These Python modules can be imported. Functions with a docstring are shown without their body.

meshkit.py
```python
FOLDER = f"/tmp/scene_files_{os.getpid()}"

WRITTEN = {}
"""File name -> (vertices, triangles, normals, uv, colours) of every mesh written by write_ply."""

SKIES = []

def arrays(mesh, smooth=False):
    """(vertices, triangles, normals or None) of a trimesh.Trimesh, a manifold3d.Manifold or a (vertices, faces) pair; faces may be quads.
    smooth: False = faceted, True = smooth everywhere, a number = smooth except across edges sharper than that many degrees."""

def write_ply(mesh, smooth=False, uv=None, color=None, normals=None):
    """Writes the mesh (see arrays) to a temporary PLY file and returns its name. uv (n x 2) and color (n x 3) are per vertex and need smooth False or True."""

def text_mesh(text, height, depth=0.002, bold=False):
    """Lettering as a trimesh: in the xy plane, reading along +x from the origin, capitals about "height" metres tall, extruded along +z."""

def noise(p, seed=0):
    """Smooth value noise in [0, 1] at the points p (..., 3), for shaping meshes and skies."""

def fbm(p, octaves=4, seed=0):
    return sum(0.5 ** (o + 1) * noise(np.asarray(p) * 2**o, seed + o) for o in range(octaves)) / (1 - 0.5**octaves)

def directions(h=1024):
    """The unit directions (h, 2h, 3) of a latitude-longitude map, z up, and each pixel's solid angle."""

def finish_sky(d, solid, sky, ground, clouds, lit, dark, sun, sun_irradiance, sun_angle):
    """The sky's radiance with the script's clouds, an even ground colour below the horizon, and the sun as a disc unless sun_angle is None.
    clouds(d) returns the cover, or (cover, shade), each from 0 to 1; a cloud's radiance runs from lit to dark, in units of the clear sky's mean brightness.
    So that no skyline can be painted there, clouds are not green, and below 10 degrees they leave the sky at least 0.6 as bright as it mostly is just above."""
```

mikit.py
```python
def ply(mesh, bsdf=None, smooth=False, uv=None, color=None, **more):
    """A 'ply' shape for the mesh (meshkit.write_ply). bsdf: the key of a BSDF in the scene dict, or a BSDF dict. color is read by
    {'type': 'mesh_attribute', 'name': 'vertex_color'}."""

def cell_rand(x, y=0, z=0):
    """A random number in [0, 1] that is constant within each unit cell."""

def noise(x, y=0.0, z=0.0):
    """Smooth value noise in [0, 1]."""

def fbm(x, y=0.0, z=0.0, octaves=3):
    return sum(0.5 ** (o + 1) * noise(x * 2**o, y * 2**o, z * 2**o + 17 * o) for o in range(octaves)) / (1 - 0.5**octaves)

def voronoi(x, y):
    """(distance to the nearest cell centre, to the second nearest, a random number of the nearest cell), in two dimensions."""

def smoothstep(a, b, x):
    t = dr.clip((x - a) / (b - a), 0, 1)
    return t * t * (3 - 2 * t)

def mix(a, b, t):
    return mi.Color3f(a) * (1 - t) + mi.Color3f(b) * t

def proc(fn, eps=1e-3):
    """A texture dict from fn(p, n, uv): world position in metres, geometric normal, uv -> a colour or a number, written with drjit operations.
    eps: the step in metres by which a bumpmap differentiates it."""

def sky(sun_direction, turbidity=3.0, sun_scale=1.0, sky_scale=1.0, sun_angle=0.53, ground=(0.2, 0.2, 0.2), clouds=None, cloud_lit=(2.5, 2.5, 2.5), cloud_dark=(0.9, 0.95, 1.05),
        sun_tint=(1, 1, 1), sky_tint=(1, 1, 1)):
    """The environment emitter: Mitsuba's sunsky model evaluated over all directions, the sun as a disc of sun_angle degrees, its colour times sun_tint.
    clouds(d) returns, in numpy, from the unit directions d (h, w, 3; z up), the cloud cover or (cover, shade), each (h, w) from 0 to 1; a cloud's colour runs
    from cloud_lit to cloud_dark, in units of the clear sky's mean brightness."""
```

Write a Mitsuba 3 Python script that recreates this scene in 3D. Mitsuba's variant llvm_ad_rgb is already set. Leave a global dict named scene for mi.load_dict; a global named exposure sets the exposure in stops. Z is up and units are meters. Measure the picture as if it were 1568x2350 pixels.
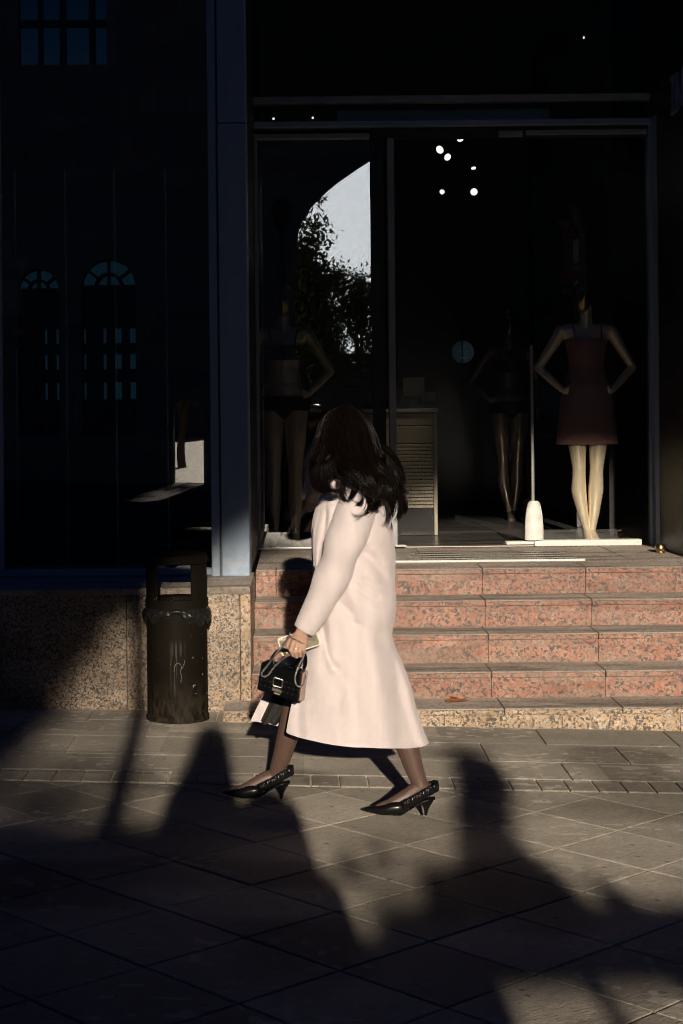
import math, random
import numpy as np, trimesh, manifold3d as m3
import mitsuba as mi, drjit as dr
import mikit, meshkit
from mikit import noise, fbm, voronoi, cell_rand, smoothstep, mix, proc
from scipy.interpolate import CubicSpline, PchipInterpolator
from shapely.geometry import Polygon, box as sbox

T = mi.ScalarTransform4f
scene, labels = {}, {}

# ------------------------------------------------------------------ camera, sky, exposure
H, F, CX, CY, ROLL = 1.646, 3790.0, 690.0, 952.0, 0.010      # planning frame: 1568 x 2350
scene['camera'] = {
    'type': 'perspective', 'fov_axis': 'x', 'fov': 2 * math.degrees(math.atan(784 / F)),
    'near_clip': 0.05, 'far_clip': 1000.0,
    'principal_point_offset_x': (784 - CX) / 1568, 'principal_point_offset_y': (1175 - CY) / 2350,
    'to_world': T().look_at(origin=[0, 0, H], target=[0, 10, H], up=[ROLL, 0, 1])}
SUN = np.array([0.052, -1.0, 0.235])


def clouds(d):      # thin milky band of haze low over the horizon, all round
    e = d[..., 2]
    n = meshkit.fbm(d * np.array([4, 4, 9.0]), 2, 3)
    ahead = np.clip((d @ (SUN / np.linalg.norm(SUN)) - .80) / .17, 0, 1)       # haze glows towards the sun
    return np.clip((0.27 - e) / 0.12, 0, 1) * (0.8 + 0.2 * n), np.clip(1 - ahead + .12 * n, 0, 1)


scene['sky'] = mikit.sky(SUN, turbidity=3, sun_scale=1.0, sky_scale=0.045, sun_angle=0.53, clouds=clouds,
                         cloud_lit=(130, 136, 140), cloud_dark=(3.5, 6, 8.5), sun_tint=(0.92, 1.21, 2.15), sky_tint=(0.0, 0.5, 1.9), ground=(0.06, 0.06, 0.06))
exposure = 2.2


def at(px, py, Y):
    a, b = (px - CX) / F, (py - CY) / F
    u = (a - ROLL * b) / (1 + ROLL ** 2)
    v = (b + ROLL * a) / (1 + ROLL ** 2)
    return np.array([u * Y, Y, H - v * Y])


def gz(x):
    return -0.03 * x


def ground_at(px, py):
    p = at(px, py, 1.0)
    u, v = p[0], H - p[2]
    Y = H / (v - 0.03 * u)
    return np.array([u * Y, Y, gz(u * Y)])


# ------------------------------------------------------------------ helpers
def tag(key, label, cat=None, group=None, kind=None):
    d = {'label': label}
    if cat: d['category'] = cat
    if group: d['group'] = group
    if kind: d['kind'] = kind
    labels[key] = d
    return key


def numbered(name):
    if name not in scene and not any(k.startswith(name + '__') for k in scene) and name not in labels:
        return name
    i = 1
    while True:
        k = f'{name}_{i:03d}'
        if k not in scene and k not in labels and not any(q.startswith(k + '__') for q in scene):
            return k
        i += 1


def obj(name, mesh, bsdf, parent=None, smooth=False, **kw):
    key = numbered(parent + '__' + name if parent else name)
    scene[key] = mikit.ply(mesh, bsdf, smooth, **kw)
    return key


def box(x0, x1, y0, y1, z0, z1, ch=0.0):
    if ch <= 0:
        b = trimesh.creation.box(extents=[x1 - x0, y1 - y0, z1 - z0])
        b.apply_translation([(x0 + x1) / 2, (y0 + y1) / 2, (z0 + z1) / 2])
        return b
    pts = []
    for sx, x in ((1, x0), (-1, x1)):
        for sy, y in ((1, y0), (-1, y1)):
            for sz, z in ((1, z0), (-1, z1)):
                pts += [[x, y + sy * ch, z + sz * ch], [x + sx * ch, y, z + sz * ch], [x + sx * ch, y + sy * ch, z]]
    return trimesh.convex.convex_hull(np.array(pts))


def cat(*ms):
    return trimesh.util.concatenate([m for m in ms])


def loft(rings, cap=True, closed=True):
    rings = [np.asarray(r, float) for r in rings]
    n = len(rings[0]); v = np.vstack(rings); f = []
    for i in range(len(rings) - 1):
        for j in range(n if closed else n - 1):
            a, b = i * n + j, i * n + (j + 1) % n
            f += [[a, b, b + n], [a, b + n, a + n]]
    if cap and closed:
        for k, flip in ((0, True), (len(rings) - 1, False)):
            c = len(v); v = np.vstack([v, rings[k].mean(0)])
            for j in range(n):
                a, b = k * n + j, k * n + (j + 1) % n
                f.append([b, a, c] if flip else [a, b, c])
    return trimesh.Trimesh(v, f, process=False)


def frames(path):
    path = np.asarray(path, float)
    t = np.gradient(path, axis=0); t /= np.linalg.norm(t, axis=1, keepdims=True) + 1e-12
    u = np.cross(t[0], [0, 0, 1.0])
    if np.linalg.norm(u) < .1: u = np.cross(t[0], [1.0, 0, 0])
    us = []
    for k in range(len(path)):
        u = u - t[k] * (u @ t[k]); u /= np.linalg.norm(u) + 1e-12
        us.append(u)
    us = np.array(us)
    return path, t, us, np.cross(t, us)


def tube(path, r, n=8, cap=True, flat=1.0):
    path, t, u, w = frames(path)
    r = np.broadcast_to(r, len(path))
    a = np.arange(n) * 2 * np.pi / n
    return loft([path[k] + r[k] * (np.cos(a)[:, None] * u[k] + flat * np.sin(a)[:, None] * w[k]) for k in range(len(path))], cap)


def spline(pts, n=40):
    pts = np.asarray(pts, float)
    s = np.r_[0, np.cumsum(np.linalg.norm(np.diff(pts[:, :3], axis=0), axis=1))]
    return CubicSpline(s, pts)(np.linspace(0, s[-1], n))


def revolve(profile, n=48):
    return trimesh.creation.revolve(np.asarray(profile, float), sections=n)


def ball(c, r, q=16):
    m = m3.Manifold.sphere(1.0, q)
    r = np.broadcast_to(r, 3)
    return m.scale([float(x) for x in r]).translate([float(x) for x in c])


def hull(*parts):
    return m3.Manifold.batch_hull(list(parts))


def chain(joints, q=16):
    """joints: list of (xyz, r); hulls of neighbours joined."""
    bs = [ball(c, r, q) for c, r in joints]
    if len(bs) == 1: return bs[0]
    return m3.Manifold.batch_boolean([hull(bs[i], bs[i + 1]) for i in range(len(bs) - 1)], m3.OpType.Add)


def union(parts):
    return m3.Manifold.batch_boolean(list(parts), m3.OpType.Add)


def soften(man, edge=0.012, it=12):
    me = man.refine_to_length(edge).to_mesh()
    t = trimesh.Trimesh(me.vert_properties[:, :3], me.tri_verts, process=True)
    if it: trimesh.smoothing.filter_taubin(t, lamb=0.5, nu=0.53, iterations=it)
    return t


def prism(poly, z0, z1, ch=0.0):
    """plan polygon (n,2) to a block, top edge bevelled by ch"""
    p = np.asarray(poly, float)
    q = np.array(Polygon(p).buffer(-ch, join_style=2).exterior.coords)[:-1] if ch else p
    base = np.c_[p, np.full(len(p), z0)]
    if ch and len(q) == len(p):
        k = np.argmin(np.linalg.norm(q - p[0], axis=1)); q = np.roll(q, -k, axis=0)
        if np.linalg.norm(q[1] - p[1]) > np.linalg.norm(q[-1] - p[1]): q = np.roll(q[::-1], 1, axis=0)
        rings = [base, np.c_[p, np.full(len(p), z1 - ch)], np.c_[q, np.full(len(p), z1)]]
    else:
        rings = [base, np.c_[p, np.full(len(p), z1)]]
    return loft(rings)


def two(b): return {'type': 'twosided', 'bsdf': b}
def rgb(c): return {'type': 'rgb', 'value': [float(x) for x in c]} if isinstance(c, (tuple, list)) else c


def pr(key, c, rough=0.5, metallic=0.0, bump=None, scale=1.0, **k):
    b = {'type': 'principled', 'base_color': rgb(c), 'roughness': rough if not callable(rough) else proc(rough), 'metallic': float(metallic), **k}
    if bump is not None:
        b = {'type': 'bumpmap', 'arbitrary': proc(bump), 'scale': float(scale), 'bsdf': b}
    scene[key] = two(b)
    return key


# ------------------------------------------------------------------ materials
def face_uv(p, n):
    x = dr.select(dr.abs(n.x) > 0.6, p.y, p.x)
    y = dr.select(dr.abs(n.z) > 0.6, p.y, p.z)
    return x, y


def granite(base, alt, dark, light, size, pd=0.22, pl=0.10, worn=0.0, ph=0.0):
    def fn(p, n, uv):
        x, y = face_uv(p, n)
        x = x + 7.3 * dr.floor(p.z * 6.4) + ph
        wx, wy = x + 0.006 * (noise(x * 120, y * 120) - .5) * 2, y + 0.006 * (noise(x * 120 + 9, y * 120) - .5) * 2
        d1, d2, r = voronoi(wx / size, wy / size)
        e1, e2, q = voronoi(wx / (size * .48) + 31, wy / (size * .48))
        big = fbm(x * 5, y * 9, 2)
        c = mix(base, alt, smoothstep(.3, .7, r * .75 + big * .25))
        c = dr.select(r > 1 - pd, mi.Color3f(dark), c)
        c = dr.select(r < pl, mi.Color3f(light), c)
        c = dr.select((q > .84) & (r < .8), mi.Color3f(dark) * 1.3, c)
        c = dr.select((q < .07), mi.Color3f(light) * .9, c)
        c = c * (.72 + .5 * big) * (.84 + .32 * cell_rand(dr.floor((p.x - 1.02) / .63), dr.floor(p.z * 6.4 + .03)))
        dust = smoothstep(.45, .75, fbm(x * 2.2, y * 14, 5)) * worn
        return mix(c, (.27, .215, .175), dust)
    return proc(fn)


def grime(a, b, sx=3.0, sy=3.0):
    def fn(p, n, uv):
        x, y = face_uv(p, n)
        return mix(a, b, smoothstep(.25, .75, fbm(x * sx, y * sy, p.z * 2, octaves=4)))
    return proc(fn)


pr('granite_red', granite((.325, .132, .09), (.335, .178, .125), (.085, .065, .058), (.33, .25, .20), .0115, pl=.07, worn=.42), .4, specular=.3)
pr('granite_beige', granite((.42, .275, .165), (.46, .34, .23), (.075, .06, .05), (.50, .44, .38), .010, pd=.24, worn=.12), .4, specular=.3)
pr('granite_plinth', granite((.36, .24, .15), (.40, .30, .215), (.085, .07, .06), (.46, .40, .35), .0085, pd=.28, pl=.14, worn=.08, ph=3.), .45, specular=.25)


def tread_col(p, n, uv):
    x, y = face_uv(p, n)
    d1, d2, r = voronoi(x / .016, y / .016)
    c = mix((.44, .385, .335), (.31, .26, .225), smoothstep(.3, .7, fbm(x * 3, y * 10, p.z)))
    c = dr.select(r > .82, c * .72, c)
    c = dr.select(r < .1, mi.Color3f(.36, .27, .22), c)
    wet = smoothstep(.58, .7, fbm(x * 1.7 + 3, y * 12, 4))
    return c * (1 - .35 * wet)


pr('granite_tread', proc(tread_col), .7, specular=.06)

CELL = 0.29


def slab_col(p, n, uv):
    a, b = (p.x - .39) / .58 + (p.y - 6.345) / .58, (p.x - .39) / .58 - (p.y - 6.345) / .58
    rear = p.y > 7.32
    a = dr.select(rear, p.x / .7, a); b = dr.select(rear, p.y / .5, b)
    t = cell_rand(dr.floor(a), dr.floor(b))
    ca, sa = math.cos(.62), math.sin(.62)
    u, v = p.x * ca + p.y * sa, -p.x * sa + p.y * ca
    f1 = fbm(u * 40, v * 190, 1, octaves=3)
    f2 = fbm(p.x * 3.1, p.y * 3.1, 2, octaves=4)
    f3 = noise(p.x * 420, p.y * 420)
    c = mix((.285, .253, .214), (.435, .388, .332), f2)
    c = c * (.74 + .42 * t) * (.74 + .52 * f1) * (.86 + .28 * f3)
    spot = smoothstep(.76, .80, noise(p.x * 21 + 5, p.y * 30) + .10 * (noise(p.x * 90, p.y * 90) - .5)) * smoothstep(.45, .6, noise(p.x * 2.2, p.y * 3 + 8) + dr.select(rear, mi.Float(.12), mi.Float(-.05)))
    c = mix(c, (.56, .52, .46), .6 * spot)
    stain = smoothstep(.62, .8, fbm(p.x * 1.3 + 4, p.y * 1.6, 9))
    g1, g2, gr = voronoi(p.x * 5.5, p.y * 5.5)
    gum = smoothstep(.085, .06, g1 + .03 * noise(p.x * 120, p.y * 120)) * dr.select(gr > .72, mi.Float(1), mi.Float(0))
    c = mix(c, (.10, .09, .08), .55 * gum)
    grit = smoothstep(.86, .9, noise(p.x * 170, p.y * 170)) * smoothstep(.4, .7, noise(p.x * 4, p.y * 4 + 3))
    c = mix(c, (.12, .10, .085), .5 * grit)
    return c * (1 - .38 * stain)


def slab_bump(p, n, uv):
    ca, sa = math.cos(.62), math.sin(.62)
    u, v = p.x * ca + p.y * sa, -p.x * sa + p.y * ca
    return .6 * fbm(u * 26, v * 120, 1, octaves=3) + .4 * noise(p.x * 160, p.y * 160)


pr('slab_stone', proc(slab_col), .8, bump=slab_bump, scale=.0035, specular=.06)
pr('joint_sand', grime((.50, .43, .33), (.34, .29, .22), 6, 6), .9)
pr('asphalt', (.05, .05, .05), .95, specular=.04)
pr('plaza_stone', grime((.17, .15, .125), (.08, .072, .06), .5, 2.5), .7, specular=.12)


def coat_col(p, n, uv):
    u = p.x * 1.0
    col = .036
    k = dr.floor(u / col)
    tri = dr.abs(u / col - k - .5) * 2
    h = p.z + tri * col * .9
    s = smoothstep(-.5, .5, dr.sin(h * (2 * math.pi / .0098)))
    c = mix((.55, .475, .478), (.69, .615, .618), s) * (1 + .05 * (k - 2 * dr.floor(k / 2) - .5))
    return c * (.97 + .06 * noise(p.x * 400, p.z * 400))


pr('coat_wool', proc(coat_col), .9, sheen=.2)
pr('skin', (.46, .28, .205), .5, specular=.3)
pr('tights', (.10, .060, .047), .42, specular=.75)
pr('black_cloth', (.014, .012, .011), .75)


def hair_col(p, n, uv):
    return mix((.002, .0014, .0012), (.007, .0042, .0032), noise(p.x * 260, p.y * 260, p.z * 30))


pr('hair_black', proc(hair_col), .3, specular=.2)
pr('black_leather', (.006, .006, .0065), .26, specular=.3)
pr('patent_leather', (.003, .003, .0035), .13, specular=.3)
pr('gusset_sheen', (.34, .22, .19), .35)  # pinkish light reflected on the gusset, painted as its colour
pr('silver', (.80, .78, .75), .18, 1.0)
pr('gold_metal', (.78, .56, .28), .25, 1.0)
pr('phone_case', (.76, .64, .47), .3)
pr('pearl', (.85, .80, .76), .2)


def blue_metal(p, n, uv):
    x, y = face_uv(p, n)
    g = fbm(x * 9, y * 2.2, 3, octaves=4)
    base = mix((.255, .335, .46), (.205, .28, .395), g)
    low = smoothstep(.95, .80, p.z) * smoothstep(.35, .6, fbm(x * 30, y * 30, 5))
    return mix(base, (.50, .47, .43), .25 * low)


pr('column_paint', proc(blue_metal), .32, specular=.6)
pr('frame_metal', grime((.34, .34, .35), (.25, .25, .26), 12, 4), .4, .15)
pr('rail_white', grime((.70, .69, .66), (.60, .58, .55), 8, 20), .4)
pr('dark_metal', (.03, .031, .034), .4, .3)
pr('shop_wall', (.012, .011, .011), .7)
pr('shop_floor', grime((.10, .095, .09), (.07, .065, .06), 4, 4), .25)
pr('black_mirror', (.004, .004, .005), .03, specular=.62)
pr('white_display', (.34, .30, .23), .5)
pr('mannequin_skin', (.78, .66, .48), .32, .35, specular=.6)
pr('mannequin_shaded', (.15, .115, .085), .3, .2)  # shaded copy of the mannequin skin, indoor gloom put into the colour
pr('mannequin_gold', (.62, .44, .16), .3, 1.0)
pr('lingerie_black', (.008, .008, .01), .6)
pr('lingerie_red', (.16, .008, .012), .5)
pr('dress_pink', (.25, .135, .125), .7, specular=.2)
pr('sign_teal', (.16, .36, .42), .35)
pr('sign_text', (.42, .60, .66), .5)
pr('mat_rubber', (.03, .028, .026), .7)
pr('mat_metal', (.34, .31, .28), .35, .6)


def bin_col(p, n, uv):
    x, z = p.x, p.z
    c = mix((.006, .005, .0037), (.012, .0095, .007), fbm(x * 7, z * 5, p.y * 7, octaves=4))
    low = smoothstep(.30, .02, z) * smoothstep(.3, .65, fbm(x * 40, z * 22, p.y * 40))
    c = mix(c, (.05, .04, .028), .6 * low)
    streak = smoothstep(.62, .72, noise(x * 150, z * 7, 3)) * smoothstep(.055, .0, dr.abs(x + .665)) * smoothstep(.47, .42, z) * smoothstep(.13, .25, z)
    c = mix(c, (.10, .09, .075), .4 * streak)
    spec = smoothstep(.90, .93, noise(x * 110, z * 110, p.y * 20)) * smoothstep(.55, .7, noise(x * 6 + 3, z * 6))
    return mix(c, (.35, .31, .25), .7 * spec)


pr('bin_paint', proc(bin_col), .6, specular=.05)
pr('bin_liner', (.012, .012, .012), .34, specular=.4)
pr('scratch_paint', (.34, .31, .26), .8)
pr('leaf_brown', (.22, .08, .03), .6)
pr('tree_bark', (.06, .045, .035), .9)
pr('foliage', grime((.035, .06, .02), (.06, .085, .03), 3, 3), .7)
pr('render_wall', grime((.20, .18, .16), (.15, .135, .12), .8, .8), .85)
pr('blocker_paint', (.10, .10, .11), .3)
pr('tyre_rubber', (.02, .02, .02), .85)
pr('coat_dark', (.03, .03, .035), .8)
pr('window_glaze', (.14, .29, .34), .06, .95)
scene['glass'] = {'type': 'thindielectric', 'int_ior': 1.8, 'ext_ior': 1.0}
scene['coated_glass'] = {'type': 'thindielectric', 'int_ior': 3.4, 'ext_ior': 1.0}
scene['clear_glass'] = {'type': 'thindielectric', 'int_ior': 1.5, 'ext_ior': 1.0}

# ------------------------------------------------------------------ ground and pavement
gx = np.linspace(-140, 140, 2)
gm = loft([np.array([[x, -240, gz(x) - .008], [x, 60, gz(x) - .008]]) for x in (-140, 140)], cap=False, closed=False)
gm.invert() if gm.face_normals[0][2] < 0 else None


def sheet(x0, x1, y0, y1, dz):
    v = [[x0, y0, gz(x0) + dz], [x1, y0, gz(x1) + dz], [x1, y1, gz(x1) + dz], [x0, y1, gz(x0) + dz]]
    return trimesh.Trimesh(v, [[0, 1, 2], [0, 2, 3]], process=False)


far_ground = cat(sheet(-140, 140, -240, 3.2, -.012), sheet(-140, -5, 3.2, 60, -.012), sheet(5.5, 140, 3.2, 60, -.012), sheet(-5, 5.5, 11.5, 60, -.012))
obj('ground', far_ground, 'asphalt'); labels['ground'] = {'kind': 'structure', 'label': 'dark street surface around the pavement'}
obj('plaza', cat(sheet(-40, 40, -100, -19.2, -.004)), 'plaza_stone'); labels['plaza'] = {'kind': 'structure', 'label': 'pale sunlit paving beyond the archway'}
bed = sheet(-5, 5.5, 3.2, 11.5, -.009)
obj('pavement', bed, 'joint_sand'); labels['pavement'] = {'kind': 'structure', 'label': 'grey stone slab pavement in front of the shop steps'}


def slab(poly, name='slab', top=0.0, ch=.003):
    c = Polygon(poly).centroid
    m = prism(poly, -.04, top, ch)
    m.vertices[:, 2] += gz(m.vertices[:, 0])
    obj(name, m, 'slab_stone', 'pavement')


rng = np.random.default_rng(5)
Y0B, Y1B = 7.325, 7.555          # strip of setts
e1, e2 = np.array([.29, .29]), np.array([.29, -.29])
O = np.array([.39, 6.345])
field = sbox(-3.2, 1.9, 3.6, 7.30)
field = Polygon([(-2.3, 3.3), (2.6, 3.3), (3.9, 7.312), (-3.2, 7.312)])
g = .0036
rest = []
for i in range(-16, 17):
    for j in range(-16, 17):
        c = O + i * e1 + j * e2
        q = Polygon([c + e1 * g + 0 * e2, c + e1, c + e1 + e2, c + e2])
        q = Polygon([c, c + e1, c + e1 + e2, c + e2]).buffer(-g, join_style=2)
        q2 = q.intersection(sbox(-9, 0, 9, 7.312))
        if q2.is_empty or q2.area < .004 or not q2.intersects(field): continue
        slab(np.array(q2.exterior.coords)[:-1], top=rng.uniform(-.0012, .0012))
for k in range(-19, 30):
    x = .03 + k * .128
    slab(np.array([[x + .004, Y0B + .012], [x + .124, Y0B + .012], [x + .124, Y1B - .006], [x + .004, Y1B - .006]]) + rng.uniform(-.002, .002, (1, 2)), 'sett', top=rng.uniform(-.001, .002))
rows = [Y1B + .002, 7.93, 8.37, 8.80, 9.16]
for r in range(4):
    for k in range(-4, 6):
        x = -.13 + .34 * (r % 2) + k * .68
        slab([[x + .003, rows[r] + .003], [x + .677, rows[r] + .003], [x + .677, rows[r + 1] - .003], [x + .003, rows[r + 1] - .003]], top=rng.uniform(-.001, .001))

# ------------------------------------------------------------------ entrance steps
steps = tag('entrance_steps', 'red granite entrance steps with grey treads leading up to the glass shop door', 'steps')
SY = [8.79, 9.11, 9.43, 9.75, 10.07]
SZ = [.071, .218, .384, .540, .699]
GLASS_Y, LAND = 11.70, .699
XL, XR = -.285, 3.0
prev = -.16
for k in range(5):
    xl = -.43 if k == 0 else XL
    y0, z = SY[k], SZ[k]
    yb = SY[k + 1] if k < 4 else 10.42
    cuts = [xl] + [x for x in np.arange(-.24 - .63, 3, .63) + (.02 * k if k else .36) if xl + .12 < x < XR - .1] + [XR]
    for a, b in zip(cuts[:-1], cuts[1:]):
        j = rng.uniform(-.0015, .0015)
        obj('riser_stone', box(a + .001, b - .001, y0 + .016 + j, y0 + .05, prev - .004 if k else -.16, z - .036, .0015), 'granite_red' if k else 'granite_beige', steps)
    cuts2 = [xl] + [x for x in np.arange(-.24 - .63, 3, .63) + (.02 * k if k else .05) if xl + .12 < x < XR - .1] + [XR]
    for a, b in zip(cuts2[:-1], cuts2[1:]):
        j = rng.uniform(-.001, .001)
        obj('tread_stone', box(a + .002, b - .002, y0, yb + .02, z - .035, z + j, .004), 'granite_tread', steps)
        obj('nosing', box(a + .003, b - .003, y0 - .003, y0 + .012, z - .034, z - .006, .003), 'granite_red' if k else 'granite_beige', steps)
    prev = z
obj('core', box(XL, XR, 9.15, 11.6, -.2, .10), 'granite_tread', steps)
lx = [XL, .15, .80, 1.45, 2.10, 2.52]
for a, b in zip(lx[:-1], lx[1:]):
    for (u, v) in ((10.442, 11.05), (11.052, 11.66)):
        obj('landing_slab', box(a + .002, b - .002, u, v, LAND - .05, LAND - .001 + rng.uniform(-.001, .001), .003), 'granite_tread', steps)
mat = tag('door_mat', 'ribbed dark rubber entrance mat let into the landing before the door', 'door mat')
mx0, mx1, my0, my1 = .14, 1.78, 10.52, 11.12
obj('base', box(mx0, mx1, my0, my1, LAND, LAND + .006), 'mat_rubber', mat)
for k in range(11):
    y = my0 + .03 + k * .053
    obj('rib', box(mx0 + .01, mx1 - .01, y, y + .022, LAND + .006, LAND + .014, .002), 'mat_metal' if k % 3 else 'mat_rubber', mat)
obj('edge_strip', box(mx0 - .02, mx1 + .02, my0 - .035, my0 - .003, LAND, LAND + .015, .003), 'rail_white', mat)

# ------------------------------------------------------------------ shop front
shop = tag('shop_building', 'dark shop front with blue grey metal columns, large panes and granite plinth', 'building')
PY, LEDGE = 9.09, .70
COLY = 9.67
# plinth stones left of the steps
xs = [-4.2, -3.35, -2.5, -1.66, -.97, -.345]
for a, b in zip(xs[:-1], xs[1:]):
    obj('plinth_stone', box(a + .0015, b - .0015, PY, PY + .06, -.1, LEDGE - .036, .0015), 'granite_plinth', shop)
obj('corner_stone', box(-.343, XL - .001, PY - .004, 10.06, .072, LEDGE - .036, .003), 'granite_beige', shop)
for a, b in zip([-4.2, -2.9, -1.7, -.75], [-2.9, -1.7, -.75, XL - .002]):
    obj('ledge_stone', box(a + .0015, b - .0015, PY - .012, 9.95, LEDGE - .035, LEDGE, .004), 'granite_tread', shop)
obj('plinth_core', box(-4.2, XL - .06, PY + .061, 10.0, -.2, LEDGE - .036), 'shop_wall', shop)
# column: strip + panel, joint at 2.95 m
cxa, cxb = at(508, 1200, COLY)[0], at(573, 1200, COLY)[0]
for z0, z1 in ((LEDGE + .002, 3.36), (3.364, 8.0)):
    obj('column_panel', box(cxa, cxb, COLY, COLY + .30, z0, z1, .006), 'column_paint', shop)
sxa, sxb = at(485, 1200, COLY)[0], at(504, 1200, COLY)[0]
obj('column_strip', box(sxa, sxb, COLY + .012, COLY + .3, LEDGE + .002, 8.0, .004), 'column_paint', shop)
obj('column_back', box(sxa + .01, cxb - .002, COLY + .03, 11.55, LEDGE - .1, 8.0), 'dark_metal', shop)
# left display window
LW = 9.80
lxa = at(8, 1250, LW)[0]
zb0, zb1 = at(200, 1325, LW)[2], at(200, 1306, LW)[2]
fr = obj('window_frame', cat(box(lxa - .25, sxa, LW - .03, LW + .04, LEDGE + .003, zb1, .005)), 'column_paint', shop)
obj('window_post', box(lxa - .25, lxa, LW - .05, LW + .05, zb1, 8.0, .005), 'column_paint', shop)
obj('window_post', box(-4.2, -3.9, LW - .05, LW + .05, zb1, 8.0, .005), 'column_paint', shop)
obj('window_pane', loft([[[x, LW, zb1], [x, LW, 6.0]] for x in (lxa, sxa)], cap=False, closed=False), 'coated_glass', shop)
zh = at(250, 387, LW + .25)[2]
MY = LW + .25
low = [40, 155, 268, 385, 500]
for a, b in zip(low[:-1], low[1:]):
    xa, xb = at(a, 900, MY)[0], at(b, 900, MY)[0]
    tilt = rng.uniform(-.004, .004)
    m = box(xa + .001, xb - .001, MY - .006, MY + .006, zb1 - .02, zh - .003, .0058)
    m.vertices[:, 1] += (m.vertices[:, 0] - xa) * tilt
    obj('mirror_panel', m, 'black_mirror', shop)
up = [28, 108, 170, 240, 300, 365, 425, 485]
for a, b in zip(up[:-1], up[1:]):
    xa, xb = at(a, 200, MY)[0], at(b, 200, MY)[0]
    m = box(xa + .001, xb - .001, MY - .006, MY + .006, zh + .003, 6.0, .0058)
    m.vertices[:, 1] += (m.vertices[:, 0] - xa) * rng.uniform(-.004, .004)
    obj('mirror_panel', m, 'black_mirror', shop)
for a, r_ in ((40, 1.6), (155, 2.2), (268, 2.2), (385, 1.6)):
    xa = at(a, 900, MY)[0]
    obj('bevel_strip', box(xa - r_ / 390, xa + r_ / 390, MY - .012, MY - .004, zb1 - .02, zh - .004, .0016), 'silver', shop)
obj('bevel_strip', box(at(38, 387, MY)[0], at(468, 387, MY)[0], MY - .011, MY - .004, zh - .003, zh + .004, .0016), 'dark_metal', shop)
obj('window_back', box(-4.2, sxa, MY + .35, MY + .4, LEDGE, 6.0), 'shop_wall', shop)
obj('window_floor', box(-4.2, sxa, LW + .04, MY + .4, LEDGE - .03, LEDGE + .0), 'shop_wall', shop)
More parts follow.
